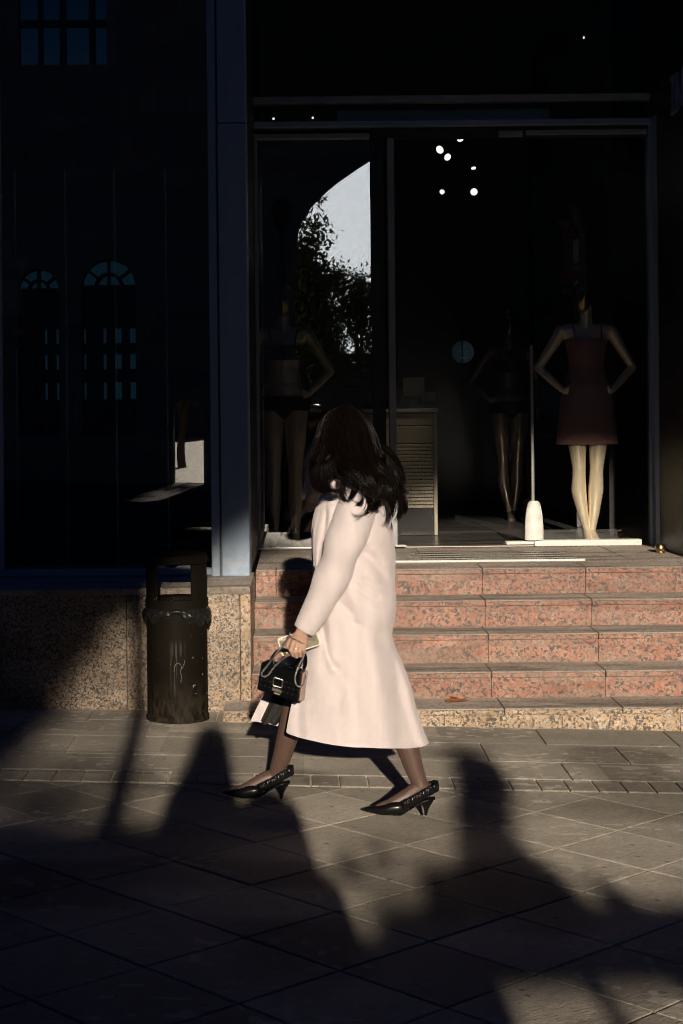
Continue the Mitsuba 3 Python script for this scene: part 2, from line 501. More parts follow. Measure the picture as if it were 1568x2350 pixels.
# upper facade above and around
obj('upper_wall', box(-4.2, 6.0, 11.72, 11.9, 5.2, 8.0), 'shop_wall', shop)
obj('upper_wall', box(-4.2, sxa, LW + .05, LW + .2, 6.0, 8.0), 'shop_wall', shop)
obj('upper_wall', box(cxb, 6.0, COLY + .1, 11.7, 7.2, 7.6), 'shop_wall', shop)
# right return wall
RX = 2.50
obj('return_wall', box(RX, RX + .3, 10.3, 11.9, -.2, 8.0), 'dark_metal', shop)
obj('return_wall', box(RX + .3, 6.0, 10.3, 10.6, -.3, 8.0), 'dark_metal', shop)
obj('plinth_stone', box(RX + .5, 6.0, 9.2, 10.3, -.3, .69), 'granite_plinth', shop)
# entrance glazing
GY = GLASS_Y


def X(px, py=1000): return at(px, py, GY)[0]
def Z(py, px=1000): return at(px, py, GY)[2]


ztr0, ztr1 = Z(293), Z(278)
obj('transom_beam', box(X(574), RX, GY - .07, GY + .07, ztr0, ztr1, .006), 'column_paint', shop)
obj('transom_beam', box(X(576), RX, GY - .02, GY + .06, Z(235), Z(218), .005), 'frame_metal', shop)
obj('sign_box', box(X(783), X(1275), GY + .12, GY + .3, Z(274), Z(244), .005), 'sign_teal', shop)
obj('upper_pane', loft([[[x, GY, Z(217)], [x, GY, 5.4]] for x in (X(574), RX)], cap=False, closed=False), 'glass', shop)
obj('upper_pane', loft([[[x, GY, ztr1 + .002], [x, GY, Z(236)]] for x in (X(576), RX)], cap=False, closed=False), 'glass', shop)
obj('frame_post', box(X(584), X(597), GY - .04, GY + .03, LAND + .002, Z(318), .004), 'frame_metal', shop)
obj('frame_post', box(X(574), X(582), GY - .03, GY + .05, LAND + .002, ztr0 - .002, .003), 'dark_metal', shop)
obj('frame_head', box(X(584), X(855), GY - .04, GY + .03, Z(317), Z(305), .004), 'frame_metal', shop)
obj('frame_post', box(X(857), X(887), GY + .02, GY + .06, LAND, ztr0 - .002), 'dark_metal', shop)
obj('frame_head', box(X(857), RX, GY - .02, GY + .05, Z(318), ztr0 - .003, .003), 'dark_metal', shop)
obj('hinge_plate', box(X(1150), X(1205), GY - .05, GY - .022, Z(318), Z(304), .003), 'frame_metal', shop)
obj('frame_head', box(X(1212), X(1490), GY - .05, GY - .022, Z(314), Z(303), .003), 'frame_metal', shop)
obj('bottom_rail', box(X(586), X(718), GY - .05, GY + .02, LAND + .002, Z(1255), .004), 'rail_white', shop)
obj('bottom_rail', box(X(718) + .001, X(858), GY - .05, GY + .02, LAND + .002, Z(1255), .004), 'rail_white', shop)
obj('bottom_rail', box(X(1223), X(1468), GY - .05, GY + .02, LAND + .002, Z(1241), .004), 'rail_white', shop)
obj('fixed_pane', loft([[[x, GY, LAND], [x, GY, Z(317)]] for x in (X(597), X(855))], cap=False, closed=False), 'coated_glass', shop)
obj('fixed_pane', loft([[[x, GY, LAND], [x, GY, Z(317)]] for x in (X(1226), X(1492))], cap=False, closed=False), 'glass', shop)
obj('frame_post', box(X(1492), X(1503), GY - .05, GY + .03, LAND + .002, ztr0 - .002, .003), 'column_paint', shop)
obj('frame_post', box(X(1506), RX - .001, GY - .2, GY + .05, LAND + .002, ztr1, .003), 'column_paint', shop)
obj('threshold', box(X(905), X(1222), GY - .05, GY + .05, LAND + .001, LAND + .012, .003), 'mat_metal', shop)
# the door leaf, hung on the right, a touch ajar
hx = X(1222)
door_w = hx - X(890)


def swing(m, ang=6.0):
    m = m.copy(); m.apply_translation([-hx, -GY, 0]); m.apply_transform(trimesh.transformations.rotation_matrix(math.radians(ang), [0, 0, 1])); m.apply_translation([hx, GY, 0]); return m


dk = shop + '__door'
scene[dk] = mikit.ply(swing(loft([[[x, GY, LAND + .03], [x, GY, Z(322)]] for x in (hx - door_w + .05, hx)], cap=False, closed=False)), 'glass')
labels[dk] = {'label': 'frameless glass door leaf with tall white handle'}
obj('stile', swing(box(hx - door_w, hx - door_w + .05, GY - .02, GY + .02, LAND + .02, Z(322), .004)), 'frame_metal', dk)
obj('patch_fitting', swing(box(hx - .20, hx, GY - .03, GY + .03, LAND + .015, Z(1243), .004)), 'rail_white', dk)
obj('lock', swing(box(hx - door_w + .03, hx - door_w + .11, GY - .035, GY + .035, LAND + .015, Z(1247), .004)), 'rail_white', dk)
obj('handle', swing(tube([[hx - .012, GY - .05, Z(1240)], [hx - .012, GY - .05, Z(1150)], [hx - .012, GY - .05, Z(795)]], .011, 10)), 'frame_metal', dk)
sh = []
for k, t in enumerate(np.linspace(0, 1, 16)):
    z = Z(1240) + t * (Z(1151) - Z(1240))
    w = .066 * (1 - .42 * t ** 3.2) * (1 if t < .97 else .8)
    a = np.arange(20) * 2 * np.pi / 20
    sh.append(np.c_[hx - .002 + w * np.cos(a), GY - .06 + .028 * np.sin(a), np.full(20, z)])
obj('shield', loft(sh), 'rail_white', dk, 40)
st = tag('window_sticker', 'round teal sticker on the glass door with lines of small white print', 'sticker')
c = at(1062, 808, GY - .03); rr = 25.5 / F * GY
d = trimesh.creation.cylinder(rr, .003, sections=48); d.apply_transform(trimesh.transformations.rotation_matrix(math.pi / 2, [1, 0, 0])); d.apply_translation(c + [0, -.02, 0])
obj('disc', d, 'sign_teal', st)
for (dz, w) in ((.040, .05), (.008, .085), (-.012, .075), (-.038, .068), (-.046, .05)):
    obj('print_line', box(c[0] - w / 2, c[0] + w / 2, c[1] - .0235, c[1] - .0220, c[2] + dz - .0022, c[2] + dz + .0022), 'sign_text', st)
stp = tag('door_stop', 'small round metal door stop on the landing by the right wall', 'door stop')
c = at(1511, 1274, 11.0); c[2] = LAND
kn = revolve([[0, 0], [.028, 0], [.028, .012], [.036, .02], [.038, .04], [.028, .058], [0, .066]], 24); kn.apply_translation([2.40, 11.05, LAND]); obj('knob', kn, 'gold_metal', stp, 40)
lt = meshkit.text_mesh('IN', .25, .02)
M_ = np.eye(4); M_[:3, :3] = np.array([[0, 0, -1], [-1, 0, 0], [0, 1, 0]]).astype(float); M_[:3, 3] = [RX - .002, 11.0, at(1553, 262, 10.95)[2]]
lt.apply_transform(M_); obj('sign_letters', lt, 'column_paint', shop)
# interior
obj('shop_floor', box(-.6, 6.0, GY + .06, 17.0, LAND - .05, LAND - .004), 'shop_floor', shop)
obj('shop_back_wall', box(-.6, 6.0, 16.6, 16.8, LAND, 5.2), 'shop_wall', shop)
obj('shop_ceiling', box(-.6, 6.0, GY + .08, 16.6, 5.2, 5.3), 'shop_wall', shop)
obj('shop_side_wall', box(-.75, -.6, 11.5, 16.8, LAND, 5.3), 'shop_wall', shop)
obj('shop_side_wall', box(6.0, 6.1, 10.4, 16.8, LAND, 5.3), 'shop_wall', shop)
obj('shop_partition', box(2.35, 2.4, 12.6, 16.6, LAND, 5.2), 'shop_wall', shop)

# shop lamps: spotlights on the ceiling
lamps = [(1057, 317, 13.2, 8.6, (.5, -.8, -.6)), (1010, 343, 13.4, 9.5, (-.6, -.75, -.5)), (1027, 360, 13.8, 8.3, (.45, -.85, -.5)), (868, 384, 13.2, 7.5, (.2, -.6, -.9)),
         (628, 272, 12.6, 2.6, (0, -1, -.4)), (718, 270, 12.6, 2.4, (0, -1, -.4)), (1341, 86, 13.5, 3.0, (0, -1, -.4)),
         (1087, 385, 14.6, 5.5, (.1, -.5, -1)), (1088, 440, 15.2, 8.0, (0, -1, -.25)), (1015, 440, 15.4, 5.5, (-.2, -.9, -.3))]
words = ['high right', 'large tilted', 'lower of the clustered', 'stile side', 'pinprick left transom', 'pinprick mid transom', 'pinprick upper window', 'thin glinting', 'lowest round', 'small half hidden']
for i, (px, py, Y, rpx, dvec) in enumerate(lamps):
    k = tag(numbered('spotlight'), f'{words[i]} white shop spotlight glowing on the dark ceiling above the door', 'lamp', 'shop spotlights')
    c = at(px, py, Y); r = rpx / F * Y; dv = np.array(dvec, float); dv /= np.linalg.norm(dv)
    M = trimesh.geometry.align_vectors([0, 0, 1], dv); M[:3, 3] = c
    can = trimesh.creation.cylinder(r * 1.06, r * 2.2, sections=24); can.apply_translation([0, 0, -r * 1.1 - .002]); can.apply_transform(M)
    obj('housing', can, 'dark_metal', k, 40)
    dsk = trimesh.creation.cylinder(r, .002, sections=24); dsk.apply_translation([0, 0, .004]); dsk.apply_transform(M)
    obj('lens', dsk, 'sign_text', k, emitter={'type': 'area', 'radiance': {'type': 'rgb', 'value': [.31, .30, .265]}})
    obj('stem', tube([c - dv * r, [c[0], c[1], 5.2]], .012, 6), 'dark_metal', k)

tl_ = tag('tube_glint', 'thin upright glowing strip standing in for a tube reflection right of the torso', 'lamp')  # glowing strip added for the mirrored light of a lit tube
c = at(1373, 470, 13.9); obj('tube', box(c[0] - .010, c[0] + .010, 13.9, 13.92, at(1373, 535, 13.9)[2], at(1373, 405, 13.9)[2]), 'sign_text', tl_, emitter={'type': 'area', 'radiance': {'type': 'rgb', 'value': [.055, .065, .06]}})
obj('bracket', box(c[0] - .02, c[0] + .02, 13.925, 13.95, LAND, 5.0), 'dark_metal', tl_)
for i, (px, py, w, h, lab) in enumerate(((950, 888, 24, 22, 'small pale framed picture standing on the added counter shape'), (982, 912, 17, 12, 'small white price card beside the framed picture'))):
    k = tag(numbered('framed_card'), lab, 'picture'); c = at(px, py, 13.1); q = 13.1 / F
    obj('card', box(c[0] - w * q, c[0] + w * q, 13.1, 13.11, c[2] - h * q, c[2] + h * q), 'white_display', k)
    obj('frame', box(c[0] - (w + 3) * q, c[0] + (w + 3) * q, 13.112, 13.13, c[2] - (h + 3) * q, c[2] + (h + 3) * q), 'dark_metal', k)
# added slatted shape inside: stands in for bright stripes mirrored in the door
ct = tag('mirrored_stripes', 'added slatted counter shape standing in for striped light mirrored in the door', 'counter')
CYY = 12.85
ca, cb = at(835, 1000, CYY)[0], at(1003, 1000, CYY)[0]
ztop = at(940, 938, CYY)[2]
obj('body', box(ca, cb, CYY + .02, CYY + .5, LAND, ztop - .03), 'shop_wall', ct)
obj('top', box(ca - .01, cb + .01, CYY - .02, CYY + .5, ztop - .03, ztop, .004), 'white_display', ct)
hz = ztop - .035
hs = [.10, .14] + [.028] * 18
for hgt in hs:
    if hz - hgt < LAND + .15: break
    obj('slat', box(ca, cb - .03, CYY - .004, CYY + .019, hz - hgt + .006, hz, .003), 'white_display', ct)
    hz -= hgt
obj('edge_post', box(cb - .028, cb, CYY - .012, CYY + .02, LAND, ztop - .032, .003), 'white_display', ct)
sp = at(960, 330, 12.3)
scene['counter_fill_spot'] = {'type': 'spot', 'to_world': T().look_at(origin=[float(at(1010, 343, 13.4)[0]), 12.1, 4.2], target=[float((ca + cb) / 2), CYY, float(ztop - .1)], up=[0, 1, 0]),
                              'intensity': {'type': 'rgb', 'value': [1.0, .84, .56]}, 'cutoff_angle': 7.0, 'beam_width': 2.0}  # added spot that brightens the slatted shape

# ------------------------------------------------------------------ mannequins


def mann(px, Yp, top_py, foot_py, cloth, label, pose='hips', lean=0.0, skin='mannequin_skin'):
    """standing shop mannequin, facing the street; built in its own frame (height 1.86) and placed"""
    k = tag(numbered('mannequin'), label, 'mannequin')
    base, top = at(px, foot_py, Yp), at(px, top_py, Yp)
    s = (top[2] - base[2]) / 1.86

    def W(x, y, z): return (np.array([x, y, z]) * s + [base[0], Yp, base[2]])
    R = s
    parts = []
    parts.append(hull(ball(W(0, 0, 1.10), np.array([.15, .10, .10]) * R), ball(W(0, .01, 1.0), np.array([.165, .105, .09]) * R)))       # hips
    parts.append(hull(ball(W(0, 0, 1.10), np.array([.14, .09, .08]) * R), ball(W(0, 0, 1.24), np.array([.105, .075, .06]) * R)))
    parts.append(hull(ball(W(0, 0, 1.24), np.array([.105, .075, .06]) * R), ball(W(0, .0, 1.42), np.array([.14, .09, .08]) * R)))
    parts.append(hull(ball(W(-.15, 0, 1.50), .045 * R), ball(W(.15, 0, 1.50), .045 * R), ball(W(0, .0, 1.42), np.array([.13, .085, .08]) * R)))
    for q in (-1, 1): parts.append(ball(W(q * .062, -.064, 1.375), np.array([.05, .044, .05]) * R))
    parts.append(chain([(W(0, .01, 1.50), .06 * R), (W(0, .0, 1.60), .042 * R), (W(0, -.01, 1.66), .045 * R)]))
    cross = {'hips': (-.004, .030), 'stand': (-.075, .075), 'cross': (.0, .03)}[pose]
    for q, fx in ((-1, cross[0]), (1, cross[1])):
        kx = q * .075 if pose == 'stand' else q * .062
        parts.append(chain([(W(q * .085, 0, .98), .088 * R), (W(q * .08, -.015, .78), .075 * R), (W(kx, -.02, .52), .047 * R), (W(kx, -.005, .48), .048 * R)]))
        parts.append(chain([(W(kx, -.015, .50), .046 * R), (W(kx * .95 + fx * .1, .02, .36), .054 * R), (W((kx + fx) / 2, .012, .20), .038 * R), (W(fx, .01, .085), .027 * R)]))
        parts.append(chain([(W(fx, .012, .085), .03 * R), (W(fx, .03, .055), .026 * R)]))
        parts.append(chain([(W(fx, .01, .07), .027 * R), (W(fx + q * .006, -.06, .035), .027 * R), (W(fx + q * .01, -.105, .014), .026 * R)]))
    for q in (-1, 1):
        if pose == 'cross' and q == 1:
            el, hd = W(q * .25, .02, 1.24), W(q * .24, -.03, 1.01)
        elif pose == 'stand' and q == -1:
            el, hd = W(q * .23, .03, 1.24), W(q * .23, -.02, 1.02)
        else:
            el, hd = W(q * .335, .03, 1.235), W(q * .175, -.05, 1.07)
        sh = W(q * .175, 0, 1.49)
        parts.append(chain([(sh, .048 * R), (sh * .45 + el * .55, .037 * R), (el, .031 * R), (el * .45 + hd * .55, .029 * R), (hd, .020 * R)]))
        dirn = (W(0, -.06, 1.0) - hd); dirn[2] *= .2
        if 'cross' == pose and q == 1 or (pose == 'stand' and q == -1): dirn = np.array([0, -.2, -1.0])
        dirn /= np.linalg.norm(dirn)
        palm = hd + dirn * .055 * R
        parts.append(hull(ball(hd, .02 * R), ball(palm + [0, 0, .018 * R], .013 * R), ball(palm - [0, 0, .022 * R], .013 * R)))
        for fi in range(4):
            o = palm + np.array([0, 0, (.024 - .016 * fi) * R])
            parts.append(chain([(o, .0095 * R), (o + dirn * .035 * R + [0, 0, -.006 * R], .0085 * R), (o + dirn * (.062 - .006 * fi) * R + [0, 0, -.016 * R], .0065 * R)], 10))
        parts.append(chain([(hd + dirn * .02 * R, .012 * R), (hd + dirn * .035 * R + [0, -.03 * R, .03 * R], .0085 * R)], 10))
    body = soften(union(parts), .018 * R, 14)
    obj('body', body, skin, k, True)
    hd = trimesh.creation.icosphere(4); v = hd.vertices
    v[:, 0] *= .078; v[:, 1] *= .095; v[:, 2] *= .125
    v[:, 0] *= 1 - .18 * np.clip(-v[:, 2] / .125, 0, 1)
    v[:, 1] -= .022 * np.exp(-((v[:, 0] / .014) ** 2 + ((v[:, 2] + .005) / .03) ** 2)) * (v[:, 1] < 0)
    v[:, 1] += .008 * np.exp(-(((np.abs(v[:, 0]) - .03) / .02) ** 2 + ((v[:, 2] - .022) / .018) ** 2)) * (v[:, 1] < 0)
    hd.vertices = np.array([W(lean + a, -.015 + b, 1.735 + c) for a, b, c in v])
    obj('head', hd, 'mannequin_gold', k, True)

    def shell(z0, z1, grow, mat, name, flare=0.0):
        rings = []
        for z in np.linspace(z0, z1, 14):
            zz = np.clip(z, .95, 1.5)
            w = np.interp(zz, [.95, 1.0, 1.10, 1.24, 1.36, 1.42, 1.5], [.178, .176, .156, .112, .130, .145, .15]) + grow + flare * max(0, 1.0 - z)
            dy = np.interp(zz, [.95, 1.10, 1.24, 1.34, 1.40, 1.45, 1.5], [.118, .108, .082, .126, .128, .108, .075]) + grow
            a = np.arange(40) * 2 * np.pi / 40
            ww = (.006 if z < .95 else 0) * np.sin(a * 9) * (1 - z / .95)
            rings.append([W((w + q2) * np.cos(t), (dy + q2) * np.sin(t), z) for t, q2 in zip(a, ww)])
        obj(name, loft(rings, cap=False), mat, k, True)
    if cloth == 'dress':
        shell(.69, 1.43, .006, 'dress_pink', 'dress', .12)
        for q in (-1, 1): obj('strap', tube([W(q * .09, -.11, 1.42), W(q * .10, -.055, 1.52), W(q * .10, .03, 1.53)], .006 * R, 6), 'dress_pink', k, True)
    else:
        m = 'lingerie_black' if cloth == 'black' else 'lingerie_red'
        shell(1.31, 1.41, .004, m, 'bra')
        for q in (-1, 1): obj('strap', tube([W(q * .075, -.122, 1.40), W(q * .10, -.055, 1.52), W(q * .10, .05, 1.53)], .006 * R, 6), m, k, True)
        shell(.955, 1.055, .004, m, 'brief')
        bot = hull(ball(W(0, 0, .95), np.array([.10, .115, .02]) * R), ball(W(0, 0, .91), np.array([.02, .08, .02]) * R))
        obj('brief_gusset', soften(bot, .02, 4), m, k, True)
    b = trimesh.creation.cylinder(.16 * R, .008, sections=40); b.apply_translation([base[0], Yp, base[2] + .004])
    return k


mann(655, 12.15, 648, 1253, 'black', 'tall mannequin in black lingerie behind the left pane, one hand on hip', 'stand')
mann(1350, 12.15, 640, 1243, 'dress', 'mannequin in a pink slip dress with both hands on its hips', 'hips', -.03)
mann(1172, 14.6, 712, 1196, 'black', 'smaller mannequin in black lingerie standing deep in the shop left of the handle', 'cross', 0, 'mannequin_shaded')


def torso(px, Yp, top_py, bot_py, mat, label, tilt=0.0):
    k = tag(numbered('display_torso'), label, 'mannequin')
    t, b = at(px, top_py, Yp), at(px, bot_py, Yp)
    s = (t[2] - b[2]) / .80
    def W(x, y, z): return np.array([x, y, z]) * s + [b[0], Yp, b[2]]
    parts = [hull(ball(W(0, 0, .06), np.array([.16, .1, .06]) * s), ball(W(0, 0, .20), np.array([.15, .10, .08]) * s)),
             hull(ball(W(0, 0, .20), np.array([.14, .09, .08]) * s), ball(W(0, 0, .36), np.array([.11, .08, .05]) * s), ball(W(0, 0, .52), np.array([.14, .09, .07]) * s)),
             hull(ball(W(-.14, 0, .62), .045 * s), ball(W(.14, 0, .62), .045 * s), ball(W(0, 0, .52), np.array([.13, .08, .07]) * s)),
             chain([(W(0, 0, .62), .055 * s), (W(0, 0, .76), .045 * s)])]
    for q in (-1, 1): parts.append(ball(W(q * .062, -.07, .52), np.array([.06, .055, .06]) * s))
    obj('body', soften(union(parts), .02 * s, 10), 'mannequin_shaded', k, True)
    for q in (-1, 1):
        obj('bra_cup', soften(ball(W(q * .062, -.074, .515), np.array([.064, .058, .055]) * s), .02, 0), mat, k, True)
        obj('strap', tube([W(q * .07, -.115, .55), W(q * .085, -.05, .645), W(q * .085, .04, .65)], .006 * s, 6), mat, k, True)
    a = np.arange(32) * 2 * np.pi / 32
    obj('band', loft([[W(.142 * np.cos(t), .095 * np.sin(t), z) for t in a] for z in (.46, .485)], cap=False), mat, k, True)
    obj('brief', loft([[W(w * np.cos(t), dy * np.sin(t), z + .03 * abs(math.cos(t))) for t in a] for z, w, dy in ((.03, .15, .095), (.08, .168, .106), (.16, .162, .108))], cap=False), mat, k, True)
    obj('plinth', box(b[0] - .17 * s, b[0] + .17 * s, Yp - .13 * s, Yp + .13 * s, b[2] - .05, b[2], .004), 'dark_metal', k)
    obj('stand', box(b[0] - .03, b[0] + .03, Yp - .03, Yp + .03, LAND, b[2] - .05), 'dark_metal', k)


torso(1326, 13.6, 470, 662, 'lingerie_red', 'headless display torso in a red bra set above the dressed mannequin')
torso(14, 9.93, 545, 780, 'lingerie_black', 'cropped display torso in dark lingerie at the far left edge of the window')

# ------------------------------------------------------------------ litter bin
bn = tag('litter_bin', 'black scratched metal street litter bin with roof in front of the plinth', 'litter bin')
bc = ground_at(403, 1662); R = .163
bx, by, bz = bc[0], bc[1] + R, gz(bc[0])


def bz_rev(prof, n=64):
    m = revolve(prof, n); m.apply_translation([bx, by, bz]); return m


body = bz_rev([[0, .03], [R, .03], [R, .05], [R - .001, .58], [R - .012, .585], [R - .012, .10], [0, .10]], 72)
v = body.vertices; a = np.arctan2(v[:, 1] - by, v[:, 0] - bx)
dent = .004 * np.exp(-(((a + 1.3) / .25) ** 2 + ((v[:, 2] - .4) / .1) ** 2))
v[:, 0] -= np.cos(a) * dent; v[:, 1] -= np.sin(a) * dent
body.vertices = v
obj('body', body, 'bin_paint', bn, 40)
obj('foot_ring', bz_rev([[R - .02, 0], [R + .006, 0], [R + .006, .022], [R + .002, .03], [R - .02, .03]]), 'bin_paint', bn, 40)
obj('lip', bz_rev([[R - .035, .600], [R + .004, .600], [R + .006, .606], [R + .006, .648], [R - .004, .652], [R - .035, .640], [R - .035, .600]]), 'bin_paint', bn, 40)
obj('roof', bz_rev([[0, .835], [R - .012, .835], [R, .84], [R + .002, .848], [R + .002, .882], [R - .01, .892], [R * .5, .899], [0, .902]]), 'bin_paint', bn, 40)
for a0, a1 in ((math.radians(165), math.radians(236)), (math.radians(-57), math.radians(15))):
    aa = np.linspace(a0, a1, 12)
    ring = lambda z: np.array([[bx + R * math.cos(t), by + R * math.sin(t), bz + z] for t in aa] + [[bx + (R - .008) * math.cos(t), by + (R - .008) * math.sin(t), bz + z] for t in aa[::-1]])
    obj('upright', loft([ring(.645), ring(.836)]), 'bin_paint', bn, 30)
# crumpled liner skirt
aa = np.linspace(0, 2 * np.pi, 160, endpoint=False); rings = []
for t in np.linspace(0, 1, 14):
    drop = .075 + .03 * np.sin(aa * 2 + 1.9) + .014 * np.sin(aa * 5) + .010 * np.sin(aa * 11 + 2)
    z = .607 - t * np.maximum(drop, .018)
    pts = np.c_[np.cos(aa) * 9, np.sin(aa) * 9, np.full(160, t * 3.0)]
    r = R + .003 + .022 * math.sin(math.pi * min(1, t * 1.02)) * (.2 + 1.2 * meshkit.fbm(pts * 1.3, 3, 2)) + .014 * (meshkit.noise(pts * 2.6, 7) - .4) * min(t * 2, 1)
    rings.append(np.c_[bx + r * np.cos(aa), by + r * np.sin(aa), bz + z])
obj('liner', loft(rings, cap=False), 'bin_liner', bn, True)
scr = [[(399, 1541), (401, 1532), (406, 1523), (413, 1524), (416, 1532), (414, 1541)], [(416, 1536), (421, 1528), (424, 1516)], [(414, 1541), (416, 1556), (415, 1566)]]
for s in scr:
    pts = []
    for (px, py) in s:
        q = at(px, py, by - R); dx = q[0] - bx
        pts.append([q[0], by - math.sqrt(max(R * R - dx * dx, 0)) - .0006, q[2]])
    obj('scratch', tube(spline(pts, 20), .0016, 6, flat=.5), 'scratch_paint', bn)

# ------------------------------------------------------------------ dry leaf on the lowest step
for (px, py, s, rot, lab) in ((1047, 1611, .055, .2, 'curled brown dry leaf lying on the lowest tread'), (1043, 1598, .03, 2.2, 'small torn scrap of dry leaf against the second riser')):
    k = tag(numbered('dry_leaf'), lab, 'leaf')
    c = at(px, py, 8.98 if s > .04 else 9.09); c[2] = SZ[0] + .004
    t = np.linspace(-1, 1, 15); rings = []
    for u in t:
        w = (1 - u * u) * .38 * (1 + .25 * math.sin(u * 9))
        rings.append([[u * s, q * w * s, .35 * s * (q * q * .8 + .3 * u * u)] for q in np.linspace(-1, 1, 7)])
    m = loft(rings, cap=False, closed=False)
    m.apply_transform(trimesh.transformations.rotation_matrix(rot, [0, 0, 1])); m.apply_translation(c)
    obj('blade', m, 'leaf_brown', k, True)
    st_ = tube([[.9 * s, 0, .1 * s], [1.5 * s, .1 * s, .2 * s]], .0012, 5); st_.apply_transform(trimesh.transformations.rotation_matrix(rot, [0, 0, 1])); st_.apply_translation(c)
    obj('stalk', st_, 'leaf_brown', k)

# ------------------------------------------------------------------ the walking woman
wo = tag('person', 'woman with long dark wavy hair striding left in a long pale pink herringbone coat', 'person')
WY = 6.82


def wx(px, py=1400, Y=WY): return at(px, py, Y)[0]
def wz(py, px=800, Y=WY): return at(px, py, Y)[2]


# --- coat body: open loft near front edge -> near side -> back -> far side -> far front edge
lev = np.array([1100, 1108, 1118, 1130, 1155, 1205, 1265, 1318, 1370, 1430, 1470, 1504, 1560, 1610, 1660, 1712], float)
xn = PchipInterpolator(lev, [768, 758, 750, 742, 731, 719, 717, 721, 727, 729, 716, 703, 687, 674, 665, 658])
xb = PchipInterpolator([1100, 1108, 1118, 1130, 1150, 1191, 1227, 1290, 1337, 1385, 1432, 1452, 1477, 1524, 1565, 1608, 1648, 1712], [828, 842, 858, 874, 889, 898, 904, 907, 906, 910, 904, 901, 907, 927, 941, 951, 964, 984])
xf = PchipInterpolator(lev, [768, 758, 750, 742, 731, 719, 717, 720, 722, 712, 690, 668, 642, 620, 597, 574])
bb = PchipInterpolator(lev, [.06, .10, .150, .176, .188, .192, .190, .187, .189, .194, .199, .205, .214, .223, .232, .242])
hem = PchipInterpolator([560, 640, 663, 710, 760, 810, 860, 927, 967, 990], [1655, 1668, 1684, 1699, 1709, 1715, 1717, 1718, 1714, 1704])
NS, NT = 150, 130
ss = np.linspace(0, 1, NS)
creases = [  # (polyline in planning px, depth m (+ in), width px)
    ([(742, 1426), (746, 1470), (756, 1515), (766, 1535)], .014, 6),
    ([(766, 1535), (784, 1556), (806, 1590), (816, 1630), (815, 1662)], .0085, 12),
    ([(740, 1520), (752, 1580), (760, 1640)], -.010, 22),
    ([(791, 1581), (784, 1606), (776, 1637)], -.0045, 3.2),
    ([(833, 1268), (858, 1288), (880, 1318), (897, 1348)], .011, 9),
    ([(846, 1240), (872, 1262), (892, 1290)], -.008, 12),
    ([(770, 1366), (782, 1384), (794, 1400)], .010, 6),
    ([(778, 1352), (800, 1392), (812, 1440)], .008, 8),
    ([(812, 1380), (840, 1400), (880, 1420)], -.007, 16),
    ([(829, 1441), (838, 1560), (844, 1715)], .0035, 4),
    ([(875, 1460), (905, 1560), (925, 1700)], .010, 16),
    ([(855, 1480), (870, 1580), (880, 1710)], -.008, 15),
    ([(700, 1560), (712, 1620), (722, 1695)], .008, 14),
    ([(838, 1330), (862, 1345), (888, 1350)], .006, 4), ([(815, 1340), (838, 1362), (868, 1372)], .006, 4), ([(786, 1410), (800, 1425), (826, 1432)], .005, 4),
    ([(900, 1500), (925, 1600), (952, 1708)], .010, 10), ([(690, 1600), (684, 1650), (690, 1692)], .008, 8), ([(770, 1640), (774, 1680), (778, 1710)], .008, 10),
    ([(742, 1180), (730, 1240), (724, 1310)], .014, 7), ([(756, 1170), (748, 1240), (740, 1300)], -.008, 8),
]
crease_pts = [(spline(np.array(c, float), 40), d, w) for c, d, w in creases]


def crease(px, py):
    out = np.zeros_like(px)
    for c, d, w in crease_pts:
        r2 = np.min((px[..., None] - c[:, 0]) ** 2 + (py[..., None] - c[:, 1]) ** 2, axis=-1)
        out += d * np.exp(-r2 / (2 * w * w))
    return out


outer = np.zeros((NT, NS, 3))
for i, t in enumerate(np.linspace(0, 1, NT) ** .92):
    yl = 1100 + t * (1712 - 1100)
    N, B, Fq, b = float(xn(yl)), float(xb(yl)), float(xf(yl)), float(bb(yl))
    op_ = np.clip((yl - 1400) / 150, 0, 1)
    yn, yf = -b * (.35 + .42 * op_), b * (.30 + .5 * op_)
    ctrl = np.array([[N, yn], [N + .10 * (B - N), -b * (.76 + .18 * op_)], [N + .38 * (B - N), -b], [N + .70 * (B - N), -.95 * b], [N + .93 * (B - N), -.62 * b], [B, 0.0],
                     [Fq + .94 * (B - Fq), .45 * b], [Fq + .75 * (B - Fq), .82 * b], [Fq + .4 * (B - Fq), b], [Fq + .12 * (B - Fq), .88 * b], [Fq, yf]])
    k = 1 / 556.0
    cm = ctrl.copy(); cm[:, 0] *= k
    q = spline(cm, NS); px = q[:, 0] / k; dy = q[:, 1]
    if yl < 1400:      # closed chest: bring both front edges together
        w_ = (1 - op_) * np.exp(-(ss / .05) ** 2); dy = dy * (1 - w_) + w_ * (-.02)
        w_ = (1 - op_) * np.exp(-((1 - ss) / .05) ** 2); dy = dy * (1 - w_) + w_ * (.005)
    py = 1100 + t * (hem(np.clip(px, 560, 990)) - 1100)
    wave = .012 * np.clip((yl - 1480) / 230, 0, 1) * np.sin(ss * 2 * np.pi * 6 + 1.0)
    dy = dy + wave
    near = dy < .02
    cr = np.where(near, 1.5 * crease(px, py), 0)
    cr = cr + .002 * np.exp(-((hem(np.clip(px, 560, 990)) - py - 9) / 1.6) ** 2)
    dy = dy + cr * np.clip(-dy / .08, 0, 1)
    outer[i] = np.array([at(a, c, WY + d) for a, c, d in zip(px, py, dy)])
